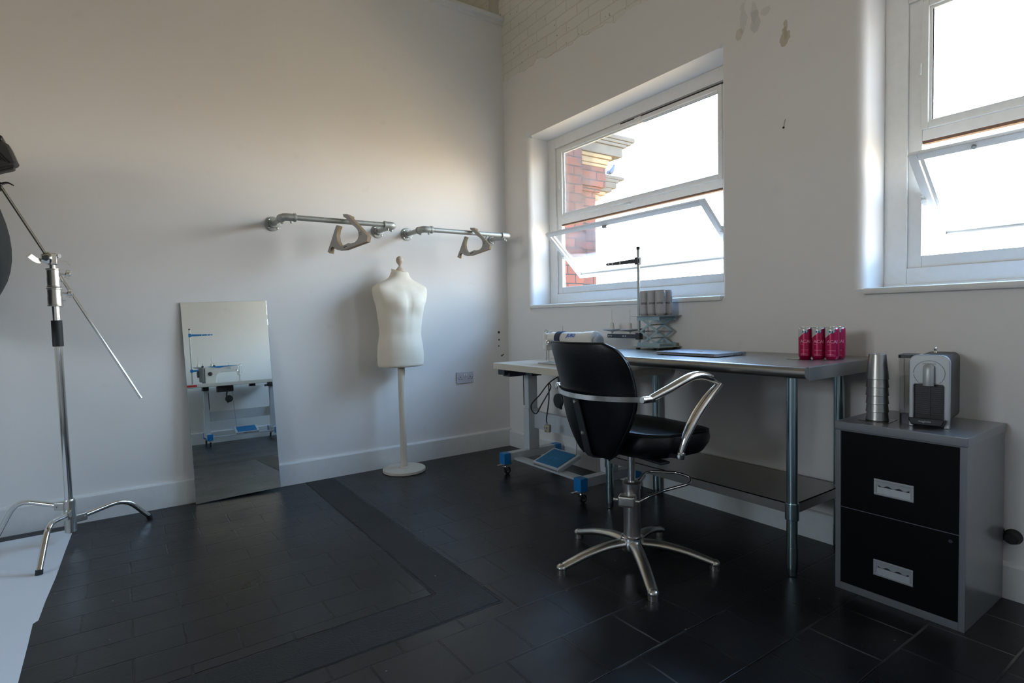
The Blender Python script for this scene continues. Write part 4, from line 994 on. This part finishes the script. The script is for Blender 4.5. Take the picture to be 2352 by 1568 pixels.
def can(mat_, r, h, name, label, group, loc, rz, deco):
    t = thing(name, label, 'can', loc, rz, group)
    b = MB(); b.lathe([(r*.70, .002), (r*.78, 0), (r*.86, .003), (r*.99, .011), (r, .014), (r, h-.014), (r*.97, h-.009), (r*.885, h-.0035)], seg=40, capb=False, capa=True); b.build('can_body', mat_, t)
    b = MB(); b.lathe([(r*.885, h-.0035), (r*.93, h-.002), (r*.93, h), (r*.89, h), (r*.87, h-.004), (r*.5, h-.004), (.001, h-.004)], seg=40, capa=False); b.build('can_lid', M['alu'], t)
    deco(t, r, h)
    return t
def wrap(r, off=0): return lambda u, v: V((-(r+.0004)*math.cos((u)/r), -(r+.0004)*math.sin((u)/r), v+off))
def deco_grey(t, r, h):
    f = wrap(r, h*.5); b = text_mb('ono', .024, lambda u, v: f(u-.004, v), outline=.0004); b.build('lettering', M['ink'], t, flat=True)
    g = wrap(r, h*.62); b = text_mb('Ono', .020, lambda u, v: g(.028+v, u)); b.build('side_lettering', M['ink'], t, flat=True)
def deco_pink(t, r, h):
    f = wrap(r, h*.545); b = text_mb('ACAI', .019, lambda u, v: f(u+.001, v), ratio=.95, outline=.0004); b.build('lettering', M['pink_ink'], t, flat=True)
    b = MB()
    for z, a, c in ((.036, -.016, .013), (.020, -.018, .006), (.0145, -.018, .012), (.0605, -.019, -.006)):
        k = wrap(r, 0)
        for i in range(6):
            u0 = a+(c-a)*i/6; u1 = a+(c-a)*(i+1)/6
            b.add([k(u0, z), k(u1, z), k(u1, z+.0016), k(u0, z+.0016)], [(0, 1, 2, 3)])
    b.build('small_print', M['pink_ink'], t, flat=True)
    b = MB(); k = wrap(r, 0)
    for u, v, s in ((-.008, .115, .004), (.001, .113, .0045), (.010, .119, .003)):
        b.add([k(u+s*math.cos(a)*.8, v+s*math.sin(a)*1.4) for a in [i*PI/3 for i in range(6)]], [(0, 1, 2, 3, 4, 5)])
    b.build('printed_emblem', M['blue_mat'], t, flat=True)
gl = {(0, 0): 'matt grey slim can on the scissor jack, front row left', (0, 1): 'matt grey slim can on the scissor jack, front row middle', (0, 2): 'matt grey slim can on the scissor jack, front row right',
      (1, 2): 'matt grey slim can on the scissor jack, right end of the back row', (1, 0): 'matt grey slim can on the jack, hidden behind the left front can', (1, 1): 'matt grey slim can on the jack, hidden behind the middle front can'}
first = None
for (i, j), lab in gl.items():
    loc = (JX-.030+i*.0592, JY+.060-j*.0592, JZ+.1982)
    if first is None: first = can(M['can_grey'], .029, .146, 'drink_can', lab, 'matt grey cans on the scissor jack', loc, 40, deco_grey)
    else:
        c = dup(first); c.location = loc; c['label'] = lab
pl_ = [((-.272, -2.661), 'magenta slim drink can at the left end of the front row'), ((-.268, -2.7155), 'magenta slim drink can in the middle of the front row'), ((-.266, -2.769), 'magenta slim drink can at the right end of the front row'),
       ((-.212, -2.7695), 'magenta slim drink can partly hidden behind the right end one')]
first = None
for (x, y), lab in pl_:
    if first is None: first = can(M['can_pink'], .0265, .135, 'drink_can', lab, 'magenta drink cans on the desk', (x, y, .8865), 26, deco_pink)
    else: c = dup(first); c.location = (x, y, .8865); c['label'] = lab; first = first
def coaster(loc, rz, w, label):
    t = thing('coaster', label, 'coaster', loc, rz)
    b = MB(); b.prism(rrect(w, w, .004), .0012, lambda u, v, q: (u, v, q)); b.build('glass_plate', mat('black_glass', (.01, .01, .012, 1), .12, coat=.5), t, bevel=.0004)
coaster((-.305, -2.675, .8852), 2, .105, 'thin black square coaster under the magenta cans')
coaster((-.29, -2.952, .6602), 4, .105, 'thin black square coaster under the steel cup stack')

# ------------------------------------------------------------------ salon chair
def chair():
    t = thing('salon_chair', 'black vinyl salon chair with curved chrome arms and five-star base', 'chair', (-.872, -2.208, 0), -6)
    # star base
    b = MB(); b.lathe([(.030, .055), (.052, .060), (.056, .085), (.052, .098), (.050, .112), (.041, .118)], seg=40); hub = b.build('base_hub', M['chrome'], t)
    for ang in (-118, -46, 26, 98, 170):
        u = V((math.cos(R(ang)), math.sin(R(ang)), 0)); b = MB()
        pts = smooth([u*.03+V((0, 0, .086)), u*.12+V((0, 0, .084)), u*.22+V((0, 0, .066)), u*.31+V((0, 0, .038)), u*.345+V((0, 0, .026))], 5)
        n = len(pts); pf = [(.029*math.cos(a), .0175*math.sin(a)) for a in [2*PI*i/14 for i in range(14)]]
        b.sweep(pts, pf, up=(0, 0, 1), scales=[1.0-.28*i/(n-1) for i in range(n)])
        b.sphere(u*.343+V((0, 0, .0255)), .0225, (1, 1, .75)); lo = b.build('base_leg', M['alu'], t, angle=50)
        b = MB(); b.cyl(u*.343+V((0, 0, .0)), u*.343+V((0, 0, .024)), .021, seg=18); b.build('glide', M['alu'], lo)
    b = MB(); b.cyl((0, 0, .11), (0, 0, .335), .037, seg=40, bev=.002); b.lathe([(.040, .325), (.041, .328), (.041, .352), (.034, .357), (.018, .358)], seg=40); b.build('pump_cylinder', M['steel'], t)
    b = MB(); b.cyl((0, 0, .35), (0, 0, .505), .0165, seg=28); b.build('piston', M['chrome'], t)
    # foot pump : block with cross pin and wire lever loop
    B = V((-.045, -.024, .285)); ra = R(-52)
    rz = Euler((0, 0, ra)).to_matrix()
    b = MB(); b.box(B, (.075, .055, .05), (0, 0, ra), .010, 3); b.cyl(B+rz@V((-.058, -.01, .004)), B+rz@V((.055, -.01, .004)), .0085, seg=16); pb = b.build('pump_block', M['alu'], t)
    b = MB(); p0 = B+rz@V((.052, -.01, .004)); 
    loop = [p0, p0+V((.03, -.012, .015)), V((.12, -.07, .312)), V((.255, -.10, .330)), V((.30, -.06, .342)), V((.295, .02, .345)), V((.21, .10, .345)), V((.165, .10, .345)), V((.09, .055, .328)), V((.03, .035, .318))]
    b.tube(fillet(loop, .03, 5), .0065, 10); b.build('pump_lever', M['chrome'], t)
    # seat : rounded cushion with piping
    def cushion(out, z0, z1, puff, edge):
        pass
    b = MB(); N = 56; rings = []
    def seat_out(a, k=1):
        c, s = math.cos(a), math.sin(a); e = 2/3.4
        x = math.copysign(abs(c)**e, c); y = math.copysign(abs(s)**e, s)
        ww = .245-.02*(x < 0)*abs(x)
        return (x*.222*k+.088, y*ww*k)
    def top(x, y): return .598+.030*max(0, (x-.02)/.28)**1.3*0 + .018*math.sin(min(1, max(0, (x+.2)/.5))*PI)*.4 - .010*math.exp(-(x/.12)**2)*(1-(y/.25)**2) + .02*max(0, -x)/.2
    lv = [(.80, 'b', -.0), (.93, 'b', .0), (.985, 'm', .25), (1.0, 'm', .5), (.985, 'm', .82), (.94, 't', -.006), (.84, 't', -.0), (.6, 't', .002), (.3, 't', .003)]
    for k, kind, f in lv:
        ring = []
        for i in range(N):
            x, y = seat_out(2*PI*i/N, k); tz = top(x, y); fr = max(0, (x-.16)/.17)
            bz = .505+.050*fr**1.5
            tz = tz - .004*fr**2
            z = bz if kind == 'b' else (bz+(tz-bz)*f if kind == 'm' else tz+f)
            ring.append(b.b.verts.new((x, y, z)))
        rings.append(ring)
    for a, c in zip(rings, rings[1:]):
        for i in range(N): b.b.faces.new((a[i], a[(i+1) % N], c[(i+1) % N], c[i]))
    b.b.faces.new(rings[0][::-1]); b.b.faces.new(rings[-1]); so = b.build('seat', M['leather'], t, angle=80)
    b = MB(); pts = []
    for i in range(N):
        x, y = seat_out(2*PI*i/N, .975); fr = max(0, (x-.16)/.17); pts.append((x, y, top(x, y)-.012*fr**2-.004))
    b.tube(pts, .0038, 8, closed=True); b.build('piping', M['leather'], so)
    b = MB(); b.box((.04, 0, .502), (.18, .14, .012), None, .003); b.box((-.04, 0, .497), (.05, .50, .010), None, .003); b.build('seat_bracket', M['black_plastic'], t)
    # backrest : curved shell, outline wider at the top
    BX = -.040
    def back_pt(v, s, k):
        """v 0..1 height, s -1..1 across, k depth offset"""
        z = .497+v*.485
        if v < .55: hw = .112+.136*math.sin(min(1, v/.58)*PI/2)**1.1
        else: hw = .248-.004*((v-.55)/.45)**2
        return z, hw
    def slab(th, grow=0.0, v0=0, v1=1, front=0.0):
        b = MB(); NV, NS = 26, 24; grid = {}
        for side in (0, 1):
            for i in range(NV+1):
                v = v0+(v1-v0)*i/NV
                for j in range(NS+1):
                    s = -1+2*j/NS; z, hw = back_pt(v, s, 0)
                    # rounded corners top and bottom
                    cut = 1.0
                    rv = .24
                    if v > 1-rv: q = (v-(1-rv))/rv; cut = 1-.30*(1-math.sqrt(max(0, 1-q*q*.985)))
                    if v < .10: q = (.10-v)/.10; cut = 1-.28*(1-math.sqrt(max(0, 1-q*q*.98)))
                    y = s*hw*cut
                    x = BX-.150-.135*v**1.1 + .085*(abs(y)/.25)**2.2*(.35+.65*min(1, v*1.5))
                    e = max(abs(s)**8, ((2*i/NV-1)**10))
                    t_ = th*(1-.75*e)
                    x += (t_ if side else -t_*.45)
                    grid[side, i, j] = b.b.verts.new((x, y, z))
        for i in range(NV):
            for j in range(NS):
                b.b.faces.new((grid[0, i, j], grid[0, i, j+1], grid[0, i+1, j+1], grid[0, i+1, j]))
                b.b.faces.new((grid[1, i, j], grid[1, i+1, j], grid[1, i+1, j+1], grid[1, i, j+1]))
        for i in range(NV):
            for j in (0, NS): b.b.faces.new((grid[0, i, j], grid[0, i+1, j], grid[1, i+1, j], grid[1, i, j]))
        for j in range(NS):
            for i in (0, NV): b.b.faces.new((grid[0, i, j], grid[1, i, j], grid[1, i, j+1], grid[0, i, j+1]))
        return b, grid
    b, grid = slab(.040); edge = [grid[1, i, 24].co.copy() for i in range(27)][::1]
    topl = [grid[0, 26, j].co.copy() for j in range(24, -1, -1)]; side0 = [grid[0, i, 0].co.copy() for i in range(26, -1, -1)]; side1 = [grid[0, i, 24].co.copy() for i in range(27)]
    bo = b.build('backrest', M['leather'], t, angle=75)
    bt = MB(); bt.tube(side1+topl[1:-1]+side0, .0042, 8); bt.build('piping', M['leather'], bo)
    # chrome band behind the back carrying the arms
    def bandx(y, z): 
        v = (z-.492)/.490; return BX-.150-.135*v**1.1+.085*(abs(y)/.25)**2.2-.018-.012
    ys = [-.285+.57*i/24 for i in range(25)]
    b = MB(); zb = .768
    b.sweep([(bandx(y, zb)-.004, y, zb-.006*math.cos(y*PI/.57)) for y in ys], [(-.003, -.010), (.003, -.010), (.003, .010), (-.003, .010)], up=(0, 0, 1)); b.build('rear_band', M['chrome'], t)
    for s in (-1, 1):
        b = MB(); y = s*.288; x0 = bandx(s*.285, zb)
        b.cyl((x0-.018, y+s*.004, zb), (x0+.050, y, zb), .0135, seg=20, bev=.002)
        pts = smooth([(x0+.03, y, zb+.002), (x0+.12, y+s*.008, zb+.034), (x0+.235, y+s*.012, zb+.072), (x0+.32, y+s*.012, zb+.066), (x0+.400, y+s*.008, zb+.030)], 6)
        k = len(pts)
        b.sweep(pts, [(.0155*math.cos(a), .0135*math.sin(a)) for a in [2*PI*i/16 for i in range(16)]], up=(0, 0, 1), scales=[1+.35*math.sin(PI*i/(k-1)) if i < k-4 else .9-.15*(i-k+4) for i in range(k)])
        pts = smooth([(x0+.396, y+s*.008, zb+.030), (x0+.325, y+s*.006, zb-.025), (x0+.262, y, zb-.095), (x0+.218, y-s*.006, zb-.17), (x0+.195, y-s*.012, zb-.235)], 6)
        k = len(pts)
        b.sweep(pts, [(.0175*math.cos(a), .0145*math.sin(a)) for a in [2*PI*i/16 for i in range(16)]], up=(1, 0, 0), scales=[.72+.55*math.sin(PI*min(1, .15+.85*i/(k-1))) for i in range(k)])
        b.cyl((x0+.195, y-s*.010, zb-.228), (x0+.193, y-s*.012, zb-.256), .017, seg=18, bev=.002)
        ao = b.build('armrest', M['chrome'], t, angle=50)
        b = MB(); b.sweep([(x0+.193, y-s*.012, zb-.245), (x0+.19, s*.20, .515), (x0+.19, s*.10, .505)], [(-.010, -.008), (.010, -.008), (.010, .008), (-.010, .008)], up=(0, 0, 1)); b.build('arm_bracket', M['black_plastic'], ao)
    # flat steel strap up the back, with two bolts
    b = MB(); pts = []
    for z in [.760-.0275*i for i in range(10)]: pts.append((bandx(0, z)+.002, .016, z))
    pts += [(bandx(0, .50)+.012, .014, .496), (bandx(0, .5)+.05, .012, .488), (-.06, .01, .490), (.0, 0, .494)]
    b.sweep(pts, [(-.0028, -.021), (.0028, -.021), (.0028, .021), (-.0028, .021)], up=(0, 1, 0)); st = b.build('back_strap', M['dark_plastic'], t)
    b = MB()
    for z in (.735, .600): b.lathe([(.0085, 0), (.0085, .006), (.0065, .012), (.003, .012)], (bandx(0, z)+.004, .016, z), (-1, 0, 0), 14)
    b.build_each('bolt', M['alu'], st)
chair()

# ------------------------------------------------------------------ filing cabinet
def cabinet():
    t = thing('filing_cabinet', 'two-drawer filing cabinet, silver frame with black drawer fronts', 'filing cabinet', (-.213, -3.062, 0), 0)
    x0, x1, y0, y1 = -.200, .195, -.207, .207
    b = MB(); b.bb(x0, x1, y0, y1, 0, .642, .003); b.build('body', M['cab_grey'], t)
    b = MB(); b.bb(x0-.006, x1, y0-.004, y1+.004, .627, .660, .004); b.build('top', M['cab_grey'], t)
    b = MB(); b.bb(x0-.004, x0, y1-.018, y1, .0, .627, .001); b.bb(x0-.004, x0, y0, y0+.018, .0, .627, .001); b.bb(x0-.004, x0, y0+.018, y1-.018, 0, .025, .001); b.build_each('front_rail', M['cab_grey'], t)
    for z0, z1, hz in ((.028, .325, .130), (.328, .624, .434)):
        b = MB(); b.bb(x0-.003, x0+.001, y0+.020, y1-.020, z0, z1, .001); d = b.build('drawer', M['cab_black'], t)
        h = MB(); w, hh = .128, .060; xf = x0-.0075
        # handle: bevelled surround with a scooped recess and wavy grip
        yc = 0.006
        for (ya, yb, za, zb) in ((-w/2, w/2, hh/2-.010, hh/2), (-w/2, w/2, -hh/2, -hh/2+.009), (-w/2, -w/2+.010, -hh/2+.009, hh/2-.010), (w/2-.010, w/2, -hh/2+.009, hh/2-.010)):
            h.bb(xf, x0-.003, ya+yc, yb+yc, hz+za, hz+zb, .0015)
        h.build('handle', M['silver_plastic'], d)
        g = MB()
        n = 20; vs = []
        for i in range(n+1):
            y = -w/2+.010+(w-.020)*i/n; z = hz+.006+.0035*math.cos(i/n*PI*6)
            vs += [V((xf+.001, y+yc, hz+hh/2-.009)), V((xf+.001, y+yc, z))]
        g.add(vs, [(2*i, 2*i+2, 2*i+3, 2*i+1) for i in range(n)]); g.build('finger_grip', M['silver_plastic'], d, flat=True)
        g = MB(); ya, yb = -w/2+.01+yc, w/2-.01+yc; zt, zb_ = hz+hh/2-.01, hz-hh/2+.009
        g.add([(x0-.0032, ya, zt), (x0-.0032, yb, zt), (x0-.0034, ya, hz+.004), (x0-.0034, yb, hz+.004), (x0-.0068, ya, zb_), (x0-.0068, yb, zb_)], [(0, 1, 3, 2), (2, 3, 5, 4)])
        g.build('recess', M['charcoal'] if False else M['silver_plastic'], d, flat=True)
        g = MB(); g.bb(x0-.0040, x0-.0032, ya+.004, yb-.004, hz+.001, hz+.012); g.build('recess_painted_shade', M['ink'], d, flat=True)  # black strip painted in as the shade under the finger grip
    b = MB(); b.cyl((x0-.004, -.165, .300), (x0-.0025, -.165, .300), .006, seg=14); b.build('lock', M['dark_plastic'], t)
cabinet()
# stack of tumblers, upside down
CUPX, CUPY = -.290, -2.950
names = ['top', 'second', 'third', 'fourth', 'fifth', 'bottom']
first = None
for i in range(6):
    z = .6618+.0318*(5-i)
    lab = 'brushed steel tumbler, %s in the upside-down stack on the cabinet' % (['topmost', 'second from top', 'third from top', 'third from bottom', 'second from bottom', 'bottom one'][i])
    if first is None:
        b = MB(); b.lathe([(.0378, 0), (.0386, .0012), (.0386, .003), (.0378, .0055), (.0292, .0945), (.0278, .0975), (.012, .098), (.011, .0965), (.026, .096), (.0280, .093), (.0370, .003)], seg=48, capa=False, capb=False)
        c = b.build('steel_cup', M['steel'], angle=30); first = c
    else:
        c = first.copy(); col.objects.link(c)
    c.location = (CUPX, CUPY, z); tag(c, lab, 'cup', 'steel tumblers stacked on the cabinet')

def coffee():
    t = thing('coffee_machine', 'compact silver and black capsule coffee machine on the filing cabinet', 'coffee machine', (-.300, -3.125, .660), 9)
    # local: front faces -x, width along y
    w = .060
    prof = [(-.010, .008), (-.010, .245), (.012, .252), (.12, .268), (.20, .262), (.235, .24), (.242, .20), (.242, .008)]
    b = MB(); b.prism(rrect(.108, .245, .022, 5, 0, .1325), .235, lambda u, v, q: (.006+q, u, v+.001+.012*math.sin(PI*min(1, q/.235*.9))*(v > .1))); b.build('housing', M['charcoal'], t, angle=30)
    b = MB(); o = rrect(.12, .262, .026, 6, 0, .131)
    o2 = [(u, max(.0, v)) for u, v in o if v > .03]; hw = .060
    # front fascia with a cut-out for the cup bay
    out = [(u, v) for u, v in rrect(.12, .262, .026, 6, 0, .131) if v > .05]
    out = sorted([p for p in out if p[0] >= 0], key=lambda p: p[1])+sorted([p for p in out if p[0] < 0], key=lambda p: -p[1])
    out = [(.060, 0)]+out+[(-.060, 0), (-.046, 0), (-.046, .150), (-.042, .155), (.039, .155), (.043, .150), (.043, 0)]
    b.prism(out, .020, lambda u, v, q: (-.014+q, -u, v)); b.build('front_fascia', M['silver_plastic'], t, bevel=.003)
    b = MB(); b.bb(.0, .01, -.044, .047, .03, .155); b.build('cup_bay', M['black_plastic'], t)
    b = MB()
    for i in range(15): b.bb(-.003, .001, -.040, .042, .045+i*.0072, .0485+i*.0072, .0008)
    b.bb(-.004, .001, -.002, .002, .04, .15); b.build('bay_ribs', M['black_plastic'], t)
    b = MB(); n = 48
    for i in range(n):
        pass
    b.tube([(-.0145, .0+.046*math.cos(a), .196+.046*math.sin(a)) for a in [2*PI*i/n for i in range(n)] if not (-.6 < math.cos(a) < .6 and math.sin(a) < -.80)], .0006, 6); b.build('dial_line', M['ink'], t)
    b = MB(); sp = [(-.012, 0, .223), (-.024, 0, .222), (-.034, 0, .205), (-.037, 0, .18), (-.037, 0, .152)]
    pr = [(.0165*math.cos(a), .010*math.sin(a)) for a in [2*PI*i/18 for i in range(18)]]
    b.sweep(smooth([(-.016, 0, .226), (-.024, 0, .215), (-.027, 0, .195), (-.028, 0, .172), (-.027, 0, .153)], 5), pr, up=(1, 0, 0), scales=[.55]+[.8]+[.95]+[1.0]*18); b.build('spout_lever', M['silver_plastic'], t, angle=60)
    f = lambda u, v: V((-.0146, -u, .230+v)); b = text_mb('NESPRESSO', .0066, f, ratio=1.15); b.build('lettering', M['ink'], t, flat=True)
    b = MB(); b.prism([(-.052, .030), (.052, .030), (.052, .022), (.044, .004), (-.044, .004), (-.052, .022)], .062, lambda u, v, q: (-.062+q, u, v+.010*(q < .01))); b.build('drip_tray', M['black_plastic'], t, bevel=.003)
    f = lambda u, v: V((-.0627, -u+.004, .0285+v)); b = text_mb('magimix', .010, f, ratio=1.1); b.build('maker_lettering', M['silver_plastic'], t, flat=True)
    b = MB(); b.lathe([(.005, 0), (.003, .006), (.0035, .008), (.006, .012), (.0055, .018), (.002, .021)], (.10, .0, .264), (0, 0, 1), 18); b.build('slider_knob', M['chrome'], t)
    # water tank beside the machine on its left
    b = MB(); b.prism(rrect(.10, .046, .010, 5, .075, .077), .207, lambda u, v, q: (u, v, .038+q)); b.build('water_tank', M['tank'], t)
    b = MB(); b.prism(rrect(.106, .052, .012, 5, .075, .077), .012, lambda u, v, q: (u, v, .2455+q)); b.build('tank_lid', M['black_plastic'], t)
    b = MB(); b.prism(rrect(.104, .046, .010, 5, .075, .074), .037, lambda u, v, q: (u, v, q)); b.build('tank_foot', M['black_plastic'], t)
    b = MB(); b.prism(rrect(.096, .042, .008, 5, .075, .077), .132, lambda u, v, q: (u, v, .040+q)); b.build('water', glass('tank_water', .02, (.98, .98, .98, 1), gl=.01), t)
coffee()

# ================================================================== light
w = bpy.data.worlds.new('sky'); sc.world = w; w.use_nodes = True
n = w.node_tree.nodes; l = w.node_tree.links; bg = n['Background']
tc = n.new('ShaderNodeTexCoord'); sp = n.new('ShaderNodeSeparateXYZ'); l.new(tc.outputs['Generated'], sp.inputs[0])
cr = n.new('ShaderNodeValToRGB'); mr = n.new('ShaderNodeMapRange'); mr.inputs['From Min'].default_value = -1; l.new(sp.outputs['Z'], mr.inputs['Value']); l.new(mr.outputs[0], cr.inputs[0])
e = cr.color_ramp.elements
e[0].position = .0; e[0].color = (.16, .13, .07, 1); e[1].position = 1; e[1].color = (.18, .40, .78, 1)
for p_, c in ((.40, (.34, .265, .15, 1)), (.475, (.74, .61, .44, 1)), (.51, (1, .94, .84, 1)), (.56, (.92, .98, 1, 1)), (.66, (.47, .69, .92, 1)), (.80, (.26, .49, .84, 1))):
    x = e.new(p_); x.color = c
# soft cloud break-up
nz = n.new('ShaderNodeTexNoise'); nz.inputs['Scale'].default_value = 2.2; nz.inputs['Detail'].default_value = 5; l.new(tc.outputs['Generated'], nz.inputs['Vector'])
mr2 = n.new('ShaderNodeMapRange'); mr2.inputs['From Min'].default_value = .3; mr2.inputs['From Max'].default_value = .7; mr2.inputs['To Min'].default_value = .85; mr2.inputs['To Max'].default_value = 1.15; l.new(nz.outputs['Fac'], mr2.inputs['Value'])
vm = n.new('ShaderNodeVectorMath'); vm.operation = 'SCALE'; l.new(cr.outputs[0], vm.inputs[0]); l.new(mr2.outputs[0], vm.inputs['Scale'])
l.new(vm.outputs[0], bg.inputs['Color']); bg.inputs['Strength'].default_value = 23.5
for nm, W in (('window_1_portal', W1), ('window_2_portal', W2)):
    ld = bpy.data.lights.new(nm, 'AREA'); ld.shape = 'RECTANGLE'; ld.size = 1.30; ld.size_y = W[1]-W[0]-.02; ld.cycles.is_portal = True
    lo = bpy.data.objects.new(nm, ld); col.objects.link(lo); lo.location = (.345, (W[0]+W[1])/2, (W[2]+W[3])/2)
    lo.rotation_euler = (0, R(90), 0)
ld = bpy.data.lights.new('window_added_fill_portal', 'AREA'); ld.shape = 'RECTANGLE'; ld.size = W_FILL[3]-W_FILL[2]; ld.size_y = W_FILL[1]-W_FILL[0]; ld.cycles.is_portal = True
lo = bpy.data.objects.new('window_added_fill_portal', ld); col.objects.link(lo); lo.location = (XL-.12, (W_FILL[0]+W_FILL[1])/2, (W_FILL[2]+W_FILL[3])/2); lo.rotation_euler = (0, R(-90), 0)

# ================================================================== camera
cd = bpy.data.cameras.new('camera'); cam = bpy.data.objects.new('camera', cd); col.objects.link(cam); sc.camera = cam
cd.sensor_fit = 'HORIZONTAL'; cd.sensor_width = 36; cd.lens = 1282.17/2352*36; cd.clip_start = .02; cd.clip_end = 200
yw, pt, rl = -.60750908, .04308429, -.02201518
fwd = V((-math.sin(yw)*math.cos(pt), math.cos(yw)*math.cos(pt), -math.sin(pt)))
rt = fwd.cross(V((0, 0, 1))).normalized(); up = rt.cross(fwd)
r2 = rt*math.cos(rl)+up*math.sin(rl); u2 = -rt*math.sin(rl)+up*math.cos(rl)
mw = Matrix((r2, u2, -fwd)).transposed().to_4x4(); mw.translation = V((-2.684, -3.914, 1.09)); cam.matrix_world = mw

sc.view_settings.view_transform = 'Standard'; sc.view_settings.look = 'None'; sc.view_settings.gamma = 1; sc.view_settings.use_curve_mapping = False
sc.view_settings.exposure = 0.0
sc.cycles.use_denoising = True
sc.cycles.max_bounces = 12; sc.cycles.diffuse_bounces = 7; sc.cycles.glossy_bounces = 5; sc.cycles.transparent_max_bounces = 16
sc.cycles.sample_clamp_indirect = 8; sc.cycles.caustics_reflective = False; sc.cycles.caustics_refractive = False
